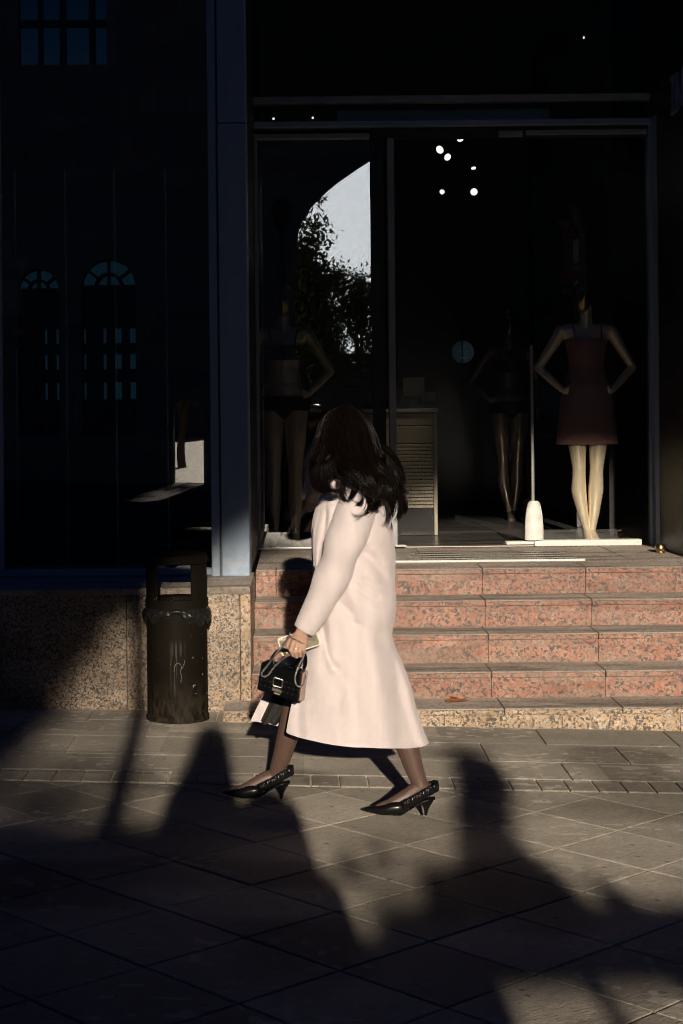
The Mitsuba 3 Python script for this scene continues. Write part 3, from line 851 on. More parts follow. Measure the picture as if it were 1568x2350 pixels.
# gentle cloth unevenness
nz = meshkit.fbm(outer * np.array([13, 9, 6.0]), 3, 4)[..., None] - .5
cen = outer.mean(1, keepdims=True); dr_ = outer - cen; dr_[..., 2] = 0; dr_ /= np.linalg.norm(dr_, axis=-1, keepdims=True) + 1e-9
outer += dr_ * nz * .011
inner = outer - dr_ * .006
ms = [loft(list(outer), cap=False, closed=False), loft(list(inner), cap=False, closed=False)]
for edge in (0, -1): ms.append(loft([outer[:, edge], inner[:, edge]], cap=False, closed=False))
for edge in (0, -1): ms.append(loft([outer[edge], inner[edge]], cap=False, closed=False))
coat = wo + '__coat'
scene[coat] = mikit.ply(cat(*ms), 'coat_wool', 50)
labels[coat] = {'label': 'long pale pink herringbone wool coat'}

# --- sleeves
def sleeve(path, rad, fold):
    p = spline(np.c_[path, rad], 60); P3, rr = p[:, :3], p[:, 3]
    P3, t, u, w = frames(P3); n = 48; a = np.arange(n) * 2 * np.pi / n; rings = []
    for k in range(60):
        s = k / 59
        base = rr[k] * (1 + fold * .085 * np.sin(s * 22 + 1.5 * np.sin(a)) * math.exp(-((s - .52) / .22) ** 2) + .035 * (meshkit.noise(np.c_[np.cos(a) * 2, np.sin(a) * 2, np.full(n, s * 9)], 3) - .5))
        rings.append(P3[k] + (np.cos(a) * base)[:, None] * u[k] + (np.sin(a) * base)[:, None] * w[k])
    back = [P3[-1] + (r - P3[-1]) * .88 for r in rings[-1:]] + [P3[-6] + (r - P3[-6]) * .86 for r in rings[-6:-5]]
    return loft(rings + back, cap=False)


SYN = 6.585
path = [at(826, 1132, 6.72), at(818, 1168, 6.64), at(797, 1230, SYN - .01), at(771, 1303, SYN - .02), at(745, 1362, SYN - .02), at(717, 1414, SYN - .02), at(697, 1447, SYN - .02)]
obj('sleeve', sleeve(np.array(path), [.050, .080, .079, .072, .063, .053, .044], 1), 'coat_wool', coat, True)
path = [at(822, 1122, 6.95), at(816, 1165, 7.02), at(805, 1240, 7.05), at(790, 1310, 7.06), at(760, 1370, 7.04), at(735, 1410, 7.02)]
obj('sleeve', sleeve(np.array(path), [.065, .078, .074, .066, .058, .048], 1), 'coat_wool', coat, True)
# lapel and collar: folded strips down the near front edge
def strip(pts, wid, y0, bulge=.02, n=40):
    c = spline(np.array(pts, float), n); wv = np.interp(np.linspace(0, 1, n), np.linspace(0, 1, len(wid)), wid); rings = []
    for k in range(n):
        row = []
        for q in np.linspace(-1, 1, 9):
            px, py = c[k, 0] + q * wv[k], c[k, 1] + q * wv[k] * .25
            row.append(at(px, py, y0[0] + (y0[1] - y0[0]) * k / (n - 1) - bulge * (1 - q * q)))
        rings.append(row)
    o = np.array(rings); i_ = o + [0, .006, 0]
    return cat(loft(list(o), cap=False, closed=False), loft(list(i_), cap=False, closed=False), *[loft([o[:, e], i_[:, e]], cap=False, closed=False) for e in (0, -1)], *[loft([o[e], i_[e]], cap=False, closed=False) for e in (0, -1)])


obj('lapel', strip([(772, 1112), (755, 1150), (742, 1200), (733, 1250), (727, 1310)], [9, 13, 13, 10, 4], (6.70, 6.66)), 'coat_wool', coat, True)
obj('lapel', strip([(757, 1125), (742, 1160), (729, 1205), (724, 1250), (722, 1300)], [8, 10, 9, 6, 3], (6.75, 6.69)), 'coat_wool', coat, True)
obj('collar', strip([(775, 1098), (768, 1106), (761, 1116), (752, 1128)], [4, 6, 6, 3], (6.66, 6.655), .012, 20), 'coat_wool', coat, True)
# pocket welt
# --- skirt
skr = []
for py, a, b, Yc, d in ((1400, 735, 860, 6.88, .10), (1500, 692, 790, 6.95, .08), (1560, 648, 730, 6.98, .075), (1591, 628, 700, 7.0, .07), (1625, 612, 672, 7.01, .065), (1656, 598, 644, 7.02, .06)):
    aa = np.arange(40) * 2 * np.pi / 40
    skr.append([at((a + b) / 2 + (b - a) / 2 * math.cos(t), py + (3 * math.sin(5 * t) if py > 1640 else 0), Yc) + [0, d * math.sin(t) + .006 * math.sin(6 * t), 0] for t in aa])
obj('skirt', loft(skr, cap=False), 'black_cloth', wo, True)

# --- body: one mesh; head turned away from the viewer, near hand round the bag handle
def Q(px, py, Y=WY): return at(px, py, Y)


HC = Q(789, 1012, 6.82)
fd = np.array([-.72, .70, 0]); fs = np.array([fd[1], -fd[0], 0])      # face direction, head's side axis
head = [hull(ball(HC + [0, 0, .035], .088), ball(HC - fd * .02 + [0, 0, .02], .09)), hull(ball(HC + fd * .03 + [0, 0, .02], .07), ball(HC + fd * .055 + [0, 0, -.085], .035)),
        chain([(HC + fd * .098 + [0, 0, .015], .010), (HC + fd * .113 + [0, 0, -.025], .013)]), chain([(HC + fd * .085 + fs * .022 + [0, 0, -.058], .009), (HC + fd * .085 - fs * .022 + [0, 0, -.058], .009)])]
for q in (-1, 1):
    head.append(ball(HC + fs * q * .085 + [0, 0, -.01], [.018, .018, .032]))
    head.append(chain([(HC + fd * .082 + fs * q * .034 + [0, 0, .028], .013), (HC + fd * .078 + fs * q * .05 + [0, 0, .03], .012)]))
neck = chain([(HC + [.012, 0, -.06], .052), (Q(803, 1085), .053), (Q(806, 1118), .06)])
tors = [hull(ball(Q(812, 1128, 6.70), .045), ball(Q(812, 1128, 6.94), .045), ball(Q(808, 1215), [.11, .13, .1])), hull(ball(Q(808, 1215), [.11, .13, .1]), ball(Q(812, 1320), [.10, .12, .08]), ball(Q(818, 1395), [.12, .14, .09]))]
arm = [chain([(Q(818, 1140, 6.66), .05), (Q(773, 1303, 6.565), .038), (Q(706, 1430, 6.565), .026), (Q(693, 1448, 6.562), .0245)])]
HYc = 6.560
# hand: wrist, palm, four fingers curling down and under, thumb forward behind the phone
wr = Q(694, 1446, HYc)
kn_ = [Q(674, 1474, HYc - .006), Q(683, 1477, HYc - .012), Q(692, 1478, HYc - .011), Q(700, 1476, HYc - .004)]
arm.append(hull(ball(wr, .023), ball(kn_[0] + [0, .01, 0], .0125), ball(kn_[3] + [0, .01, 0], .0115), ball(kn_[1] + [0, .008, 0], .0125)))
tips = [(668, 1492, 674, 1504), (678, 1496, 681, 1507), (688, 1495, 690, 1505), (697, 1490, 698, 1500)]
rad = [.0094, .0096, .0092, .0083]
for kx, (a, b, c, d), r in zip(kn_, tips, rad):
    mid = Q(a, b, HYc - .020); tip = Q(c, d, HYc - .004); end = Q(c + 1, d - 4, HYc + .018)
    arm.append(chain([(kx, r * 1.1), (mid, r), (tip, r * .93), (end, r * .8)], 14))
arm.append(chain([(Q(681, 1456, HYc + .006), .013), (Q(666, 1468, HYc + .02), .0105), (Q(660, 1482, HYc + .028), .009)], 14))
farm = [chain([(Q(818, 1140, 6.97), .05), (Q(790, 1310, 7.06), .036), (Q(735, 1410, 7.02), .026), (Q(722, 1430, 7.0), .022)]), hull(ball(Q(722, 1432, 7.0), .022), ball(Q(710, 1462, 6.99), .02))]
for q in range(4): farm.append(chain([(Q(706 + 4 * q, 1466, 6.985), .009), (Q(703 + 4 * q, 1484, 6.975), .008), (Q(706 + 4 * q, 1494, 6.96), .007)], 10))
farm.append(chain([(Q(716, 1445, 6.97), .011), (Q(705, 1462, 6.955), .009)], 10))


def legs(grow=0.0):
    g = grow
    near = [(Q(828, 1400, 6.79), .088), (Q(862, 1500, 6.80), .072), (Q(897, 1590, 6.78), .056), (Q(915, 1650, 6.75), .053), (Q(935, 1712, 6.72), .0475), (Q(949, 1758, 6.72), .0395), (Q(960, 1788, 6.72), .034), (Q(966, 1804, 6.72), .033)]
    far = [(Q(790, 1400, 6.92), .088), (Q(738, 1490, 6.92), .072), (Q(694, 1570, 6.92), .057), (Q(676, 1628, 6.93), .054), (Q(662, 1684, 6.95), .047), (Q(648, 1735, 6.98), .040), (Q(637, 1764, 7.0), .034), (Q(635, 1779, 7.01), .033)]
    out = [chain([(c, r + g) for c, r in near]), chain([(c, r + g) for c, r in far])]
    for hx_, gy, Y, an in ((994, 1868, 6.72, near[-1]), (662, 1829, 7.01, far[-1])):
        S = F / Y
        def L(x, z): return at(hx_ - x * S, gy - z * S, Y)
        out += [chain([(an[0], .034 + g), (L(.028, .098), .027 + g)]), chain([(an[0], .033 + g), (L(.10, .078), .029 + g), (L(.17, .038), .026 + g), (L(.22, .025), .017 + g)]), chain([(L(.028, .098), .026 + g), (L(.09, .06), .026 + g), (L(.17, .034), .024 + g)])]
    return out


obj('body', soften(union(head + [neck] + tors + arm + farm + legs(-.004)), .0075, 8), 'skin', wo, True)
tg = obj('tights', soften(union(legs(.0)), .009, 14), 'tights', wo, True)
labels[tg] = {'label': 'sheer black tights on both legs'}

# --- shoes
def shoe(hx_, gy, Y):
    S = F / Y
    k = numbered(wo + '__shoe')
    def L(x, z, y=0.0): return at(hx_ - x * S, gy - z * S, Y) + np.array([0, y, 0])
    sole = PchipInterpolator([-.01, .0, .03, .06, .10, .146, .19, .24, .282], [.064, .064, .060, .048, .022, .002, .002, .010, .022])
    top = PchipInterpolator([.10, .12, .14, .17, .20, .24, .27, .282], [.046, .054, .061, .058, .047, .036, .030, .026])
    wid = PchipInterpolator([-.005, .0, .03, .07, .11, .15, .19, .23, .265, .282], [.012, .02, .028, .029, .034, .041, .038, .026, .013, .005])
    a = np.arange(32) * 2 * np.pi / 32; rings = []
    for x in np.linspace(.102, .282, 30):
        zb, zt, w = float(sole(x)), float(top(x)), float(wid(x)); zc, hh = (zb + zt) / 2, (zt - zb) / 2
        rings.append([L(x, zc + hh * np.sign(math.sin(t)) * abs(math.sin(t)) ** .8, w * np.sign(math.cos(t)) * abs(math.cos(t)) ** .7) for t in a])
    scene[k] = mikit.ply(loft(rings), 'black_leather', 40)
    rings = []
    for x in np.linspace(-.004, .15, 24):
        zb, w = float(sole(max(x, 0))), float(wid(x))
        rings.append([L(x, zb + .005 + .006 * math.sin(t), w * math.cos(t)) for t in a])
    obj('sole', loft(rings), 'black_leather', k, 40)
    hr = []
    for z, cx_, rx, ry in ((.062, .034, .034, .026), (.052, .032, .027, .021), (.040, .031, .017, .014), (.025, .031, .010, .009), (.010, .032, .0065, .0065), (.0, .033, .0062, .0062)):
        hr.append([L(cx_ + rx * math.cos(t), z, ry * math.sin(t)) for t in a])
    obj('heel', loft(hr[::-1]), 'black_leather', k, 40)
    # ruched sling strap: U round the heel
    pts = []
    for q in (-1, 1):
        seg = [(.130, .050, .040), (.095, .066, .043), (.06, .085, .043), (.025, .105, .038), (-.006, .118, .024)]
        pts += [(x, z, q * y) for x, z, y in (seg if q == -1 else seg[::-1])]
    pts.insert(5, (-.018, .121, 0.0))
    c = spline(np.array(pts), 150); rings = []
    for i in range(150):
        s = i / 149
        dd = c[min(i + 1, 149)] - c[max(i - 1, 0)]; dd /= np.linalg.norm(dd)
        outw = np.array([dd[1] * 0, 0, 0])
        nrm = np.cross(dd, [0, 1.0, 0]); nrm = np.array([-dd[2], dd[0], 0]); nrm /= np.linalg.norm(nrm) + 1e-9
        mid = np.array([.06, 0, .08]); o = c[i] - mid; side = np.array([-.2 if s > .35 and s < .65 else 0, 0, np.sign(c[i][2])]); side /= np.linalg.norm(side) + 1e-9
        up = np.cross(dd, side); up /= np.linalg.norm(up)
        if up[1] < 0: up = -up
        th = .0030 + .0055 * (abs(math.sin(s * 62)) ** .8)
        hw = .0185 + .0012 * math.sin(s * 124)
        row = []
        for t in np.arange(14) * 2 * np.pi / 14:
            pp = c[i] + up * hw * math.cos(t) + side * (th * math.sin(t) + .003) + dd * .004 * math.sin(3 * math.cos(t) + s * 40)
            row.append(L(pp[0], pp[1], pp[2]))
        rings.append(row)
    obj('strap', loft(rings), 'black_leather', k, 60)


shoe(996, 1871, 6.715)
shoe(664, 1832, 7.005)

# --- hair
hr_rng = np.random.default_rng(21)
hy = np.array([929, 936, 950, 985, 1030, 1070, 1105, 1140, 1170, 1200], float)
hl = PchipInterpolator(hy, [789, 778, 760, 741, 732, 726, 724, 734, 752, 772])
hrr = PchipInterpolator(hy, [799, 808, 822, 841, 857, 880, 904, 918, 919, 913])
hd_ = PchipInterpolator(hy, [.015, .045, .075, .105, .120, .130, .135, .135, .13, .12])
endc = PchipInterpolator([715, 722, 740, 760, 782, 800, 836, 884, 925], [1092, 1104, 1118, 1100, 1106, 1128, 1150, 1172, 1168])


def hair_pt(phi, rho, py, w=None):
    l, r = float(hl(py)), float(hrr(py)); d = float(hd_(py))
    px = (l + r) / 2 + rho * (r - l) / 2 * math.cos(phi)
    q_ = min(max((py - 955) / 170, 0), 1); near = 1 + 1.15 * q_ * q_ * (3 - 2 * q_) * max(-math.sin(phi), 0) ** .5 if math.sin(phi) < 0 else 1
    return at(px, py, 6.80 - .02 * (near - 1)) + np.array([0, rho * d * near * math.sin(phi), 0])


Vh, Fh = [], []
nverts = 0


def add_strand(path, r):
    global nverts
    path, t, u, w = frames(path)
    a = np.arange(3) * 2 * np.pi / 3; n = len(path)
    taper = r * np.minimum(1, np.linspace(1.0, 0, n) * 3.5 + .12)
    v = path[:, None] + taper[:, None, None] * (np.cos(a)[None, :, None] * u[:, None] + np.sin(a)[None, :, None] * w[:, None])
    Vh.append(v.reshape(-1, 3))
    i = np.arange(n - 1)[:, None] * 3; j = np.arange(3)[None]; jn = (j + 1) % 3
    A, B = i + j, i + jn
    Fh.append(np.stack([np.stack([A, B, B + 3], -1), np.stack([A, B + 3, A + 3], -1)], 2).reshape(-1, 3) + nverts)
    nverts += n * 3


NL = 120
for g_ in range(NL):
    phi = 2 * math.pi * (g_ + hr_rng.uniform(-.3, .3)) / NL * 1.0
    if g_ % 3: phi = -math.pi * hr_rng.uniform(0, 1)          # denser on the seen (near) side
    rho = hr_rng.uniform(.80, 1.0)
    drift = hr_rng.normal(.10, .12)                           # waves slide a little backwards
    q0 = hair_pt(phi, rho, 1090)
    pxe = 690 + q0[0] / 6.8 * F
    yend = float(endc(np.clip(pxe, 716, 924))) + hr_rng.uniform(-28, 8)
    curl_r = hr_rng.uniform(.014, .034); turns = hr_rng.uniform(.8, 1.6); ph0 = hr_rng.uniform(0, 6.28); sgn = hr_rng.choice([-1, 1])
    wav = hr_rng.uniform(.004, .012); wl = hr_rng.uniform(70, 120)
    n = 40; s = np.linspace(0, 1, n); y0 = hr_rng.uniform(929, 936)
    pys = y0 + (yend - y0) * s ** 1.0
    guide = np.array([hair_pt(phi + drift * k * np.clip((py - 980) / 150, 0, 1), min(rho, 1) * (1 if py > 940 else .9), py) for k, py in zip(s, pys)])
    k1 = np.clip((pys - 1000) / 110, 0, 1)
    guide[:, 0] += wav * k1 * np.sin(pys / wl * 2 * np.pi + ph0)
    guide[:, 1] += wav * k1 * np.cos(pys / wl * 2 * np.pi + ph0)
    k2 = np.clip((s - .56) / .44, 0, 1)
    ang = ph0 + sgn * turns * 2 * np.pi * k2 ** 1.2
    cr_ = curl_r * k2 ** .7
    guide[:, 0] += cr_ * (np.cos(ang) - math.cos(ph0))
    guide[:, 2] += cr_ * .8 * (np.sin(ang) - math.sin(ph0))
    guide[:, 1] += -.25 * cr_ * np.sin(ang * .5)
    spread = np.interp(s, [0, .15, .5, .75, 1], [.004, .013, .014, .007, .0035])
    for _ in range(20):
        o = hr_rng.normal(0, 1, 3); o2 = hr_rng.normal(0, .3, 3)
        pth = guide + spread[:, None] * (o[None] + o2[None] * np.sin(s * 9 + hr_rng.uniform(0, 6))[:, None]) * [1, .8, .35]
        cut = int(n * hr_rng.uniform(.86, 1.0))
        add_strand(pth[:cut], hr_rng.uniform(.0011, .0019))
for lock in ([(792, 1060), (784, 1110), (786, 1138), (802, 1155), (822, 1158), (831, 1143), (824, 1128), (812, 1130)], [(852, 1090), (846, 1140), (840, 1172), (826, 1190), (806, 1196)],
             [(838, 1080), (846, 1130), (848, 1160), (838, 1180), (820, 1186), (803, 1173)], [(872, 1080), (888, 1130), (901, 1165), (894, 1188), (878, 1186)],
             [(895, 1070), (914, 1120), (922, 1165), (912, 1192), (896, 1190)], [(738, 1040), (726, 1085), (740, 1118), (760, 1128), (777, 1116)],
             [(764, 1060), (748, 1100), (757, 1126), (780, 1127), (792, 1112)], [(812, 1070), (818, 1110), (806, 1140), (796, 1150)], [(735, 1030), (716, 1062), (708, 1056)],
             [(880, 1030), (908, 1060), (924, 1100), (921, 1125)], [(858, 1100), (868, 1140), (862, 1165), (848, 1172)], [(905, 1110), (926, 1150), (930, 1172), (918, 1182)],
             [(728, 1060), (720, 1100), (734, 1128), (748, 1132)], [(826, 1120), (846, 1150), (868, 1160), (884, 1150)]):
    zz = np.linspace(6.62, 6.50, len(lock)); gd = spline(np.array([at(x, y, Y) for (x, y), Y in zip(lock, zz)]), 40)
    sp_ = np.interp(np.linspace(0, 1, 40), [0, .4, .8, 1], [.012, .008, .0055, .003])
    for _ in range(34):
        o = hr_rng.normal(0, 1, 3)
        add_strand((gd + sp_[:, None] * o * [1, .8, 1])[:int(40 * hr_rng.uniform(.8, 1))], hr_rng.uniform(.0010, .0016))
# fly-away tips
for _ in range(60):
    x0, y0 = hr_rng.uniform(735, 925), hr_rng.uniform(1060, 1150)
    p0 = at(x0, y0, 6.66); cr_ = hr_rng.uniform(.015, .04); a = np.linspace(0, hr_rng.uniform(2, 4.5), 24) + hr_rng.uniform(0, 3); sg = hr_rng.choice([-1, 1])
    pth = np.c_[p0[0] + sg * cr_ * (np.cos(a) - np.cos(a[0])), p0[1] + np.linspace(0, .02, 24), p0[2] + cr_ * (np.sin(a) - np.sin(a[0])) - np.linspace(0, .04, 24)]
    add_strand(pth, .0007)
core = []
for py in (931, 938, 952, 985, 1030, 1070, 1095, 1112):
    sc = .90 if py < 1080 else .82 if py < 1100 else .55
    core.append([hair_pt(t, sc, py) for t in np.arange(48) * 2 * np.pi / 48])
cm_ = loft(core)
hm = trimesh.Trimesh(np.vstack(Vh), np.vstack(Fh), process=False)
hk = obj('hair', cat(hm, cm_), 'hair_black', wo, True)
labels[hk] = {'label': 'long glossy black wavy hair curling at the ends'}

# --- what she carries
ph = tag('phone', 'phone in a glossy cream case held in her hand above the bag', 'phone')
c0 = Q(687, 1473, 6.592); ax = Q(728, 1459, 6.592) - Q(652, 1483, 6.592); ax /= np.linalg.norm(ax); up_ = np.cross([0, -1.0, 0], ax); up_ *= np.sign(up_[2]); bk = np.array([0, .35, 0]) ; 
up_ = up_ + np.array([0, .25, 0]); up_ /= np.linalg.norm(up_); nn = np.cross(ax, up_); nn *= np.sign(nn[1])
def phone_mesh(hl_, hw_, th, r):
    p = sbox(-hl_, -hw_, hl_, hw_).buffer(-r).buffer(r, quad_segs=6)
    m = trimesh.creation.extrude_polygon(p, th, engine='earcut'); v = m.vertices
    m.vertices = c0 + v[:, :1] * ax + v[:, 1:2] * up_ + (v[:, 2:3] - .004) * nn
    return m
obj('case', phone_mesh(.081, .038, .009, .011), 'phone_case', ph)
obj('screen', phone_mesh(.077, .034, .0104, .008), 'patent_leather', ph)

bg = tag('handbag', 'small black croc leather handbag with top handle and silver bead chain in her hand', 'handbag')
BYc = 6.52
tl, tr_, bl, br = Q(605, 1517, BYc), Q(697, 1541, BYc), Q(594, 1580, BYc), Q(688, 1611, BYc)


def bagpt(u, v, w):   # u 0..1 along, v 0 bottom..1 top, w depth m
    return (bl * (1 - u) + br * u) * (1 - v) + (tl * (1 - u) + tr_ * u) * v + np.array([0.25 * w, w, 0])


def slabbag(u0, u1, v0, v1, w0, w1, ch=.004):
    pts = []
    for u, su in ((u0, 1), (u1, -1)):
        for v, sv in ((v0, 1), (v1, -1)):
            for w, sw in ((w0, 1), (w1, -1)):
                pts += [bagpt(u + su * ch / .17, v + sv * ch / .12, w), bagpt(u, v + sv * ch / .12, w + sw * ch), bagpt(u + su * ch / .17, v, w + sw * ch)]
    return trimesh.convex.convex_hull(np.array(pts))


scene[bg + '__body'] = mikit.ply(slabbag(0, 1, 0, 1, -.03, .055, .006), 'patent_leather', 30)
for r_ in range(5):       # raised croc scales on the front
    for c_ in range(9):
        u0, u1, v0, v1 = c_ / 9 + .006, (c_ + 1) / 9 - .004, .03 + r_ * .19, .03 + (r_ + 1) * .19 - .015
        u0 += .03 * (r_ % 2); u1 = min(u1 + .03 * (r_ % 2), .99)
        obj('croc_scale', slabbag(u0, u1, v0, v1, -.0335, -.028, .0022), 'patent_leather', bg + '__body')
obj('gusset', slabbag(.985, 1.045, .03, .97, -.012, .05, .004), 'gusset_sheen', bg, 30)
obj('gusset', slabbag(-.03, .012, .03, .97, -.012, .05, .004), 'gusset_sheen', bg, 30)
obj('flap', slabbag(.02, .98, .55, 1.03, -.040, -.03, .004), 'patent_leather', bg, 30)
obj('tab', slabbag(.36, .64, .22, .66, -.050, -.039, .006), 'patent_leather', bg, 30)
bkl = np.array([bagpt(u, v, -.054) for u, v in ((.39, .40), (.39, .62), (.405, .645), (.595, .645), (.61, .62), (.61, .40), (.595, .375), (.405, .375), (.39, .40))])
obj('buckle', tube(bkl, .0026, 8), 'silver', bg, True)
obj('clasp', slabbag(.38, .62, .18, .30, -.057, -.049, .003), 'silver', bg, 30)
obj('clasp', slabbag(.42, .58, .08, .15, -.0445, -.034, .002), 'gold_metal', bg, 30)
hp = spline([bagpt(.20, 1.0, .0), Q(628, 1505, BYc), Q(652, 1491, 6.54), Q(676, 1499, 6.553), Q(694, 1497, 6.553), Q(702, 1514, 6.54), bagpt(.92, 1.0, .0)], 50)
obj('handle', tube(hp, .0065, 10, flat=.6), 'patent_leather', bg, True)
for u in (.20, .92):
    obj('ring', tube(np.array([bagpt(u, 1.02, 0) + [.009 * math.cos(t), 0, .009 * math.sin(t)] for t in np.linspace(0, 2 * math.pi, 20)]), .0018, 6, cap=False), 'silver', bg, True)
ey = trimesh.creation.torus(.006, .0024, 20, 10); ey.apply_transform(trimesh.transformations.rotation_matrix(math.pi / 2, [1, 0, 0])); ey.apply_translation(Q(657, 1501, 6.525)); obj('eyelet', ey, 'gold_metal', bg, True)


def beads(pts, r=.0042, step=.0078):
    c = spline(np.array(pts), 400); L_ = np.r_[0, np.cumsum(np.linalg.norm(np.diff(c, axis=0), axis=1))]
    out = []; s0 = trimesh.creation.icosphere(1)
    for q in np.arange(0, L_[-1], step):
        m = s0.copy(); m.apply_scale(r); m.apply_translation([np.interp(q, L_, c[:, k]) for k in range(3)]); out.append(m)
    return cat(*out)


CB = BYc - .058
obj('chain', beads([Q(662, 1461, 6.53), Q(650, 1480, 6.52), Q(632, 1502, CB), Q(612, 1530, CB), Q(602, 1552, CB), Q(606, 1553, CB), Q(625, 1537, CB), Q(645, 1516, CB + .01), Q(664, 1503, 6.53)]), 'silver', bg, True)
obj('chain', beads([Q(697, 1500, 6.53), Q(691, 1518, CB + .01), Q(681, 1540, CB), Q(677, 1560, CB), Q(681, 1573, CB), Q(691, 1576, CB + .01), Q(700, 1562, CB + .03), Q(704, 1546, CB + .05)]), 'silver', bg, True)
br_ = tag('bracelet', 'sparkling beaded bracelet round her wrist above the bag', 'bracelet')
obj('beads', (beads([Q(666, 1452, HYc + .012), Q(667, 1460, HYc - .012), Q(676, 1467, HYc - .026), Q(688, 1473, HYc - .028), Q(698, 1479, HYc - .018), Q(703, 1480, HYc + .004)], .0030, .0056)), 'silver', br_, True)
rg = tag('finger_ring', 'ring with a round white pearl on her second finger', 'ring')
rc = Q(679, 1489, HYc - .018)
tor = trimesh.creation.torus(.0105, .0016, 24, 8); tor.apply_translation(rc); obj('band', tor, 'silver', rg, True)
obj('pearl', soften(ball(rc + [0, -.0125, 0], .0055), .004, 0), 'pearl', rg, True)

# ------------------------------------------------------------------ the street behind the camera (seen in the glass and by its shadows) plus added blockers
AY = -18.6
ACX, ACZ, AR = 3.6, 5.42, 3.55
op = tag('archway_building', 'rendered building with a round archway across the street, mirrored in the shop glass', 'building')
half = spline(np.array([(-.12, 5.0), (-.08, 5.8), (.02, 6.42), (.24, 6.86), (.51, 7.16), (.95, 7.55), (1.22, 7.74), (1.8, 8.12), (2.6, 8.50), (3.6, 8.68)]), 60)
arch = [(-.12, -1)] + [tuple(q) for q in half] + [(7.2 - q[0], q[1]) for q in half[::-1][1:]] + [(7.32, -1)]
wall = Polygon([(-30, -1), (30, -1), (30, 13.4), (-30, 13.4)]).difference(Polygon(arch))
wins = []
for (wx, w, zs) in ((-4.42, 1.24, 4.66), (-6.05, .95, 4.6), (-7.7, 1.2, 4.6)):
    pts = [(wx - w / 2, 1.2)] + [(wx + w / 2 * math.cos(t), zs + w / 2 * math.sin(t)) for t in np.linspace(math.pi, 0, 24)] + [(wx + w / 2, 1.2)]
    wins.append((wx, w, zs, Polygon(pts)))
big = Polygon([(-6.45, 9.8), (-4.4, 9.8), (-4.4, 12.8), (-6.45, 12.8)])
gate = Polygon([(-2.95, -1), (-2.95, 1.7)] + [(-2.6 + .35 * math.cos(t), 1.7 + .35 * math.sin(t)) for t in np.linspace(math.pi, 0, 12)] + [(-2.25, -1)])
for w in wins: wall = wall.difference(w[3])
wall = wall.difference(big).difference(gate)
wm = trimesh.creation.extrude_polygon(wall, .5, engine='earcut')
wm.apply_transform(np.array([[1, 0, 0, 0], [0, 0, -1, AY], [0, 1, 0, 0], [0, 0, 0, 1.0]]))
obj('wall', wm, 'render_wall', op)


def upright(poly, d, y, mat, name, parent):
    m = trimesh.creation.extrude_polygon(poly, d, engine='earcut')
    m.apply_transform(np.array([[1, 0, 0, 0], [0, 0, -1, y], [0, 1, 0, 0], [0, 0, 0, 1.0]]))
    return obj(name, m, mat, parent)


for wx, w, zs, poly in wins:
    wk = upright(poly, .02, AY - .2, 'window_glaze', 'window', op)
    bars = [sbox(wx - w / 2, zs - .04, wx + w / 2, zs + .04), sbox(wx - .03, zs, wx + .03, zs + w / 2)]
    for a in (math.radians(38), math.radians(142)):
        bars.append(Polygon([(wx + r * math.cos(a) + o * math.sin(a), zs + r * math.sin(a) - o * math.cos(a)) for r, o in ((.25 * w, -.03), (w / 2, -.03), (w / 2, .03), (.25 * w, .03))]))
    arc = Polygon([(wx + .27 * w * math.cos(t), zs + .27 * w * math.sin(t)) for t in np.linspace(0, math.pi, 20)] + [(wx + .21 * w * math.cos(t), zs + .21 * w * math.sin(t)) for t in np.linspace(math.pi, 0, 20)])
    bars.append(arc)
    for za, zz in ((1.2, 2.05), (2.45, 2.75), (3.1, 3.35), (3.7, zs)): bars.append(sbox(wx - w / 2, za, wx + w / 2, zz))
    for q in (-.36, -.2, .02, .3): bars.append(sbox(wx + q * w - .09, 1.2, wx + q * w + .09, zs))
    for b in bars: upright(b.intersection(poly.buffer(-.005)), .06, AY - .1, 'dark_metal', 'glazing_bar', wk)
wk = upright(big, .02, AY - .2, 'window_glaze', 'window', op)
for b in [sbox(-6.0, 9.8, -5.9, 12.8), sbox(-5.5, 9.8, -5.36, 12.8), sbox(-4.82, 9.8, -4.68, 12.8), sbox(-6.45, 10.72, -4.4, 10.86)]:
    upright(b, .06, AY - .1, 'dark_metal', 'glazing_bar', wk)

fb = tag('sky_blocker', 'added dark block far beyond the archway that keeps sky out of the panes', 'building')  # added to keep reflected sky out of the right-hand panes
obj('wall', box(7.2, 70, -122, -110, -3, 24.3), 'render_wall', fb)
for i in range(10):
    for j in range(5):
        obj('window', box(9 + i * 3.2, 10.8 + i * 3.2, -109.95, -109.9, 2.5 + j * 4.2, 5 + j * 4.2), 'black_mirror', fb)

lr = tag('low_sky_blocker', 'added low row of dark blocks that hides the sky beyond the trees', 'building')  # added to cover bright sky low in the mirrored view
for i in range(9):
    x = -46 + i * 6
    obj('blocker_front', box(x, x + 5.97, -124, -115, -3, (10.4 if i < 7 else 7.2) + .5 * math.sin(i * 2.1)), 'render_wall', lr)
    for j in range(3): obj('window', box(x + 1 + j * 1.6, x + 1.9 + j * 1.6, -114.97, -114.93, 5.2, 7.0), 'black_mirror', lr)
r2 = np.random.default_rng(11)


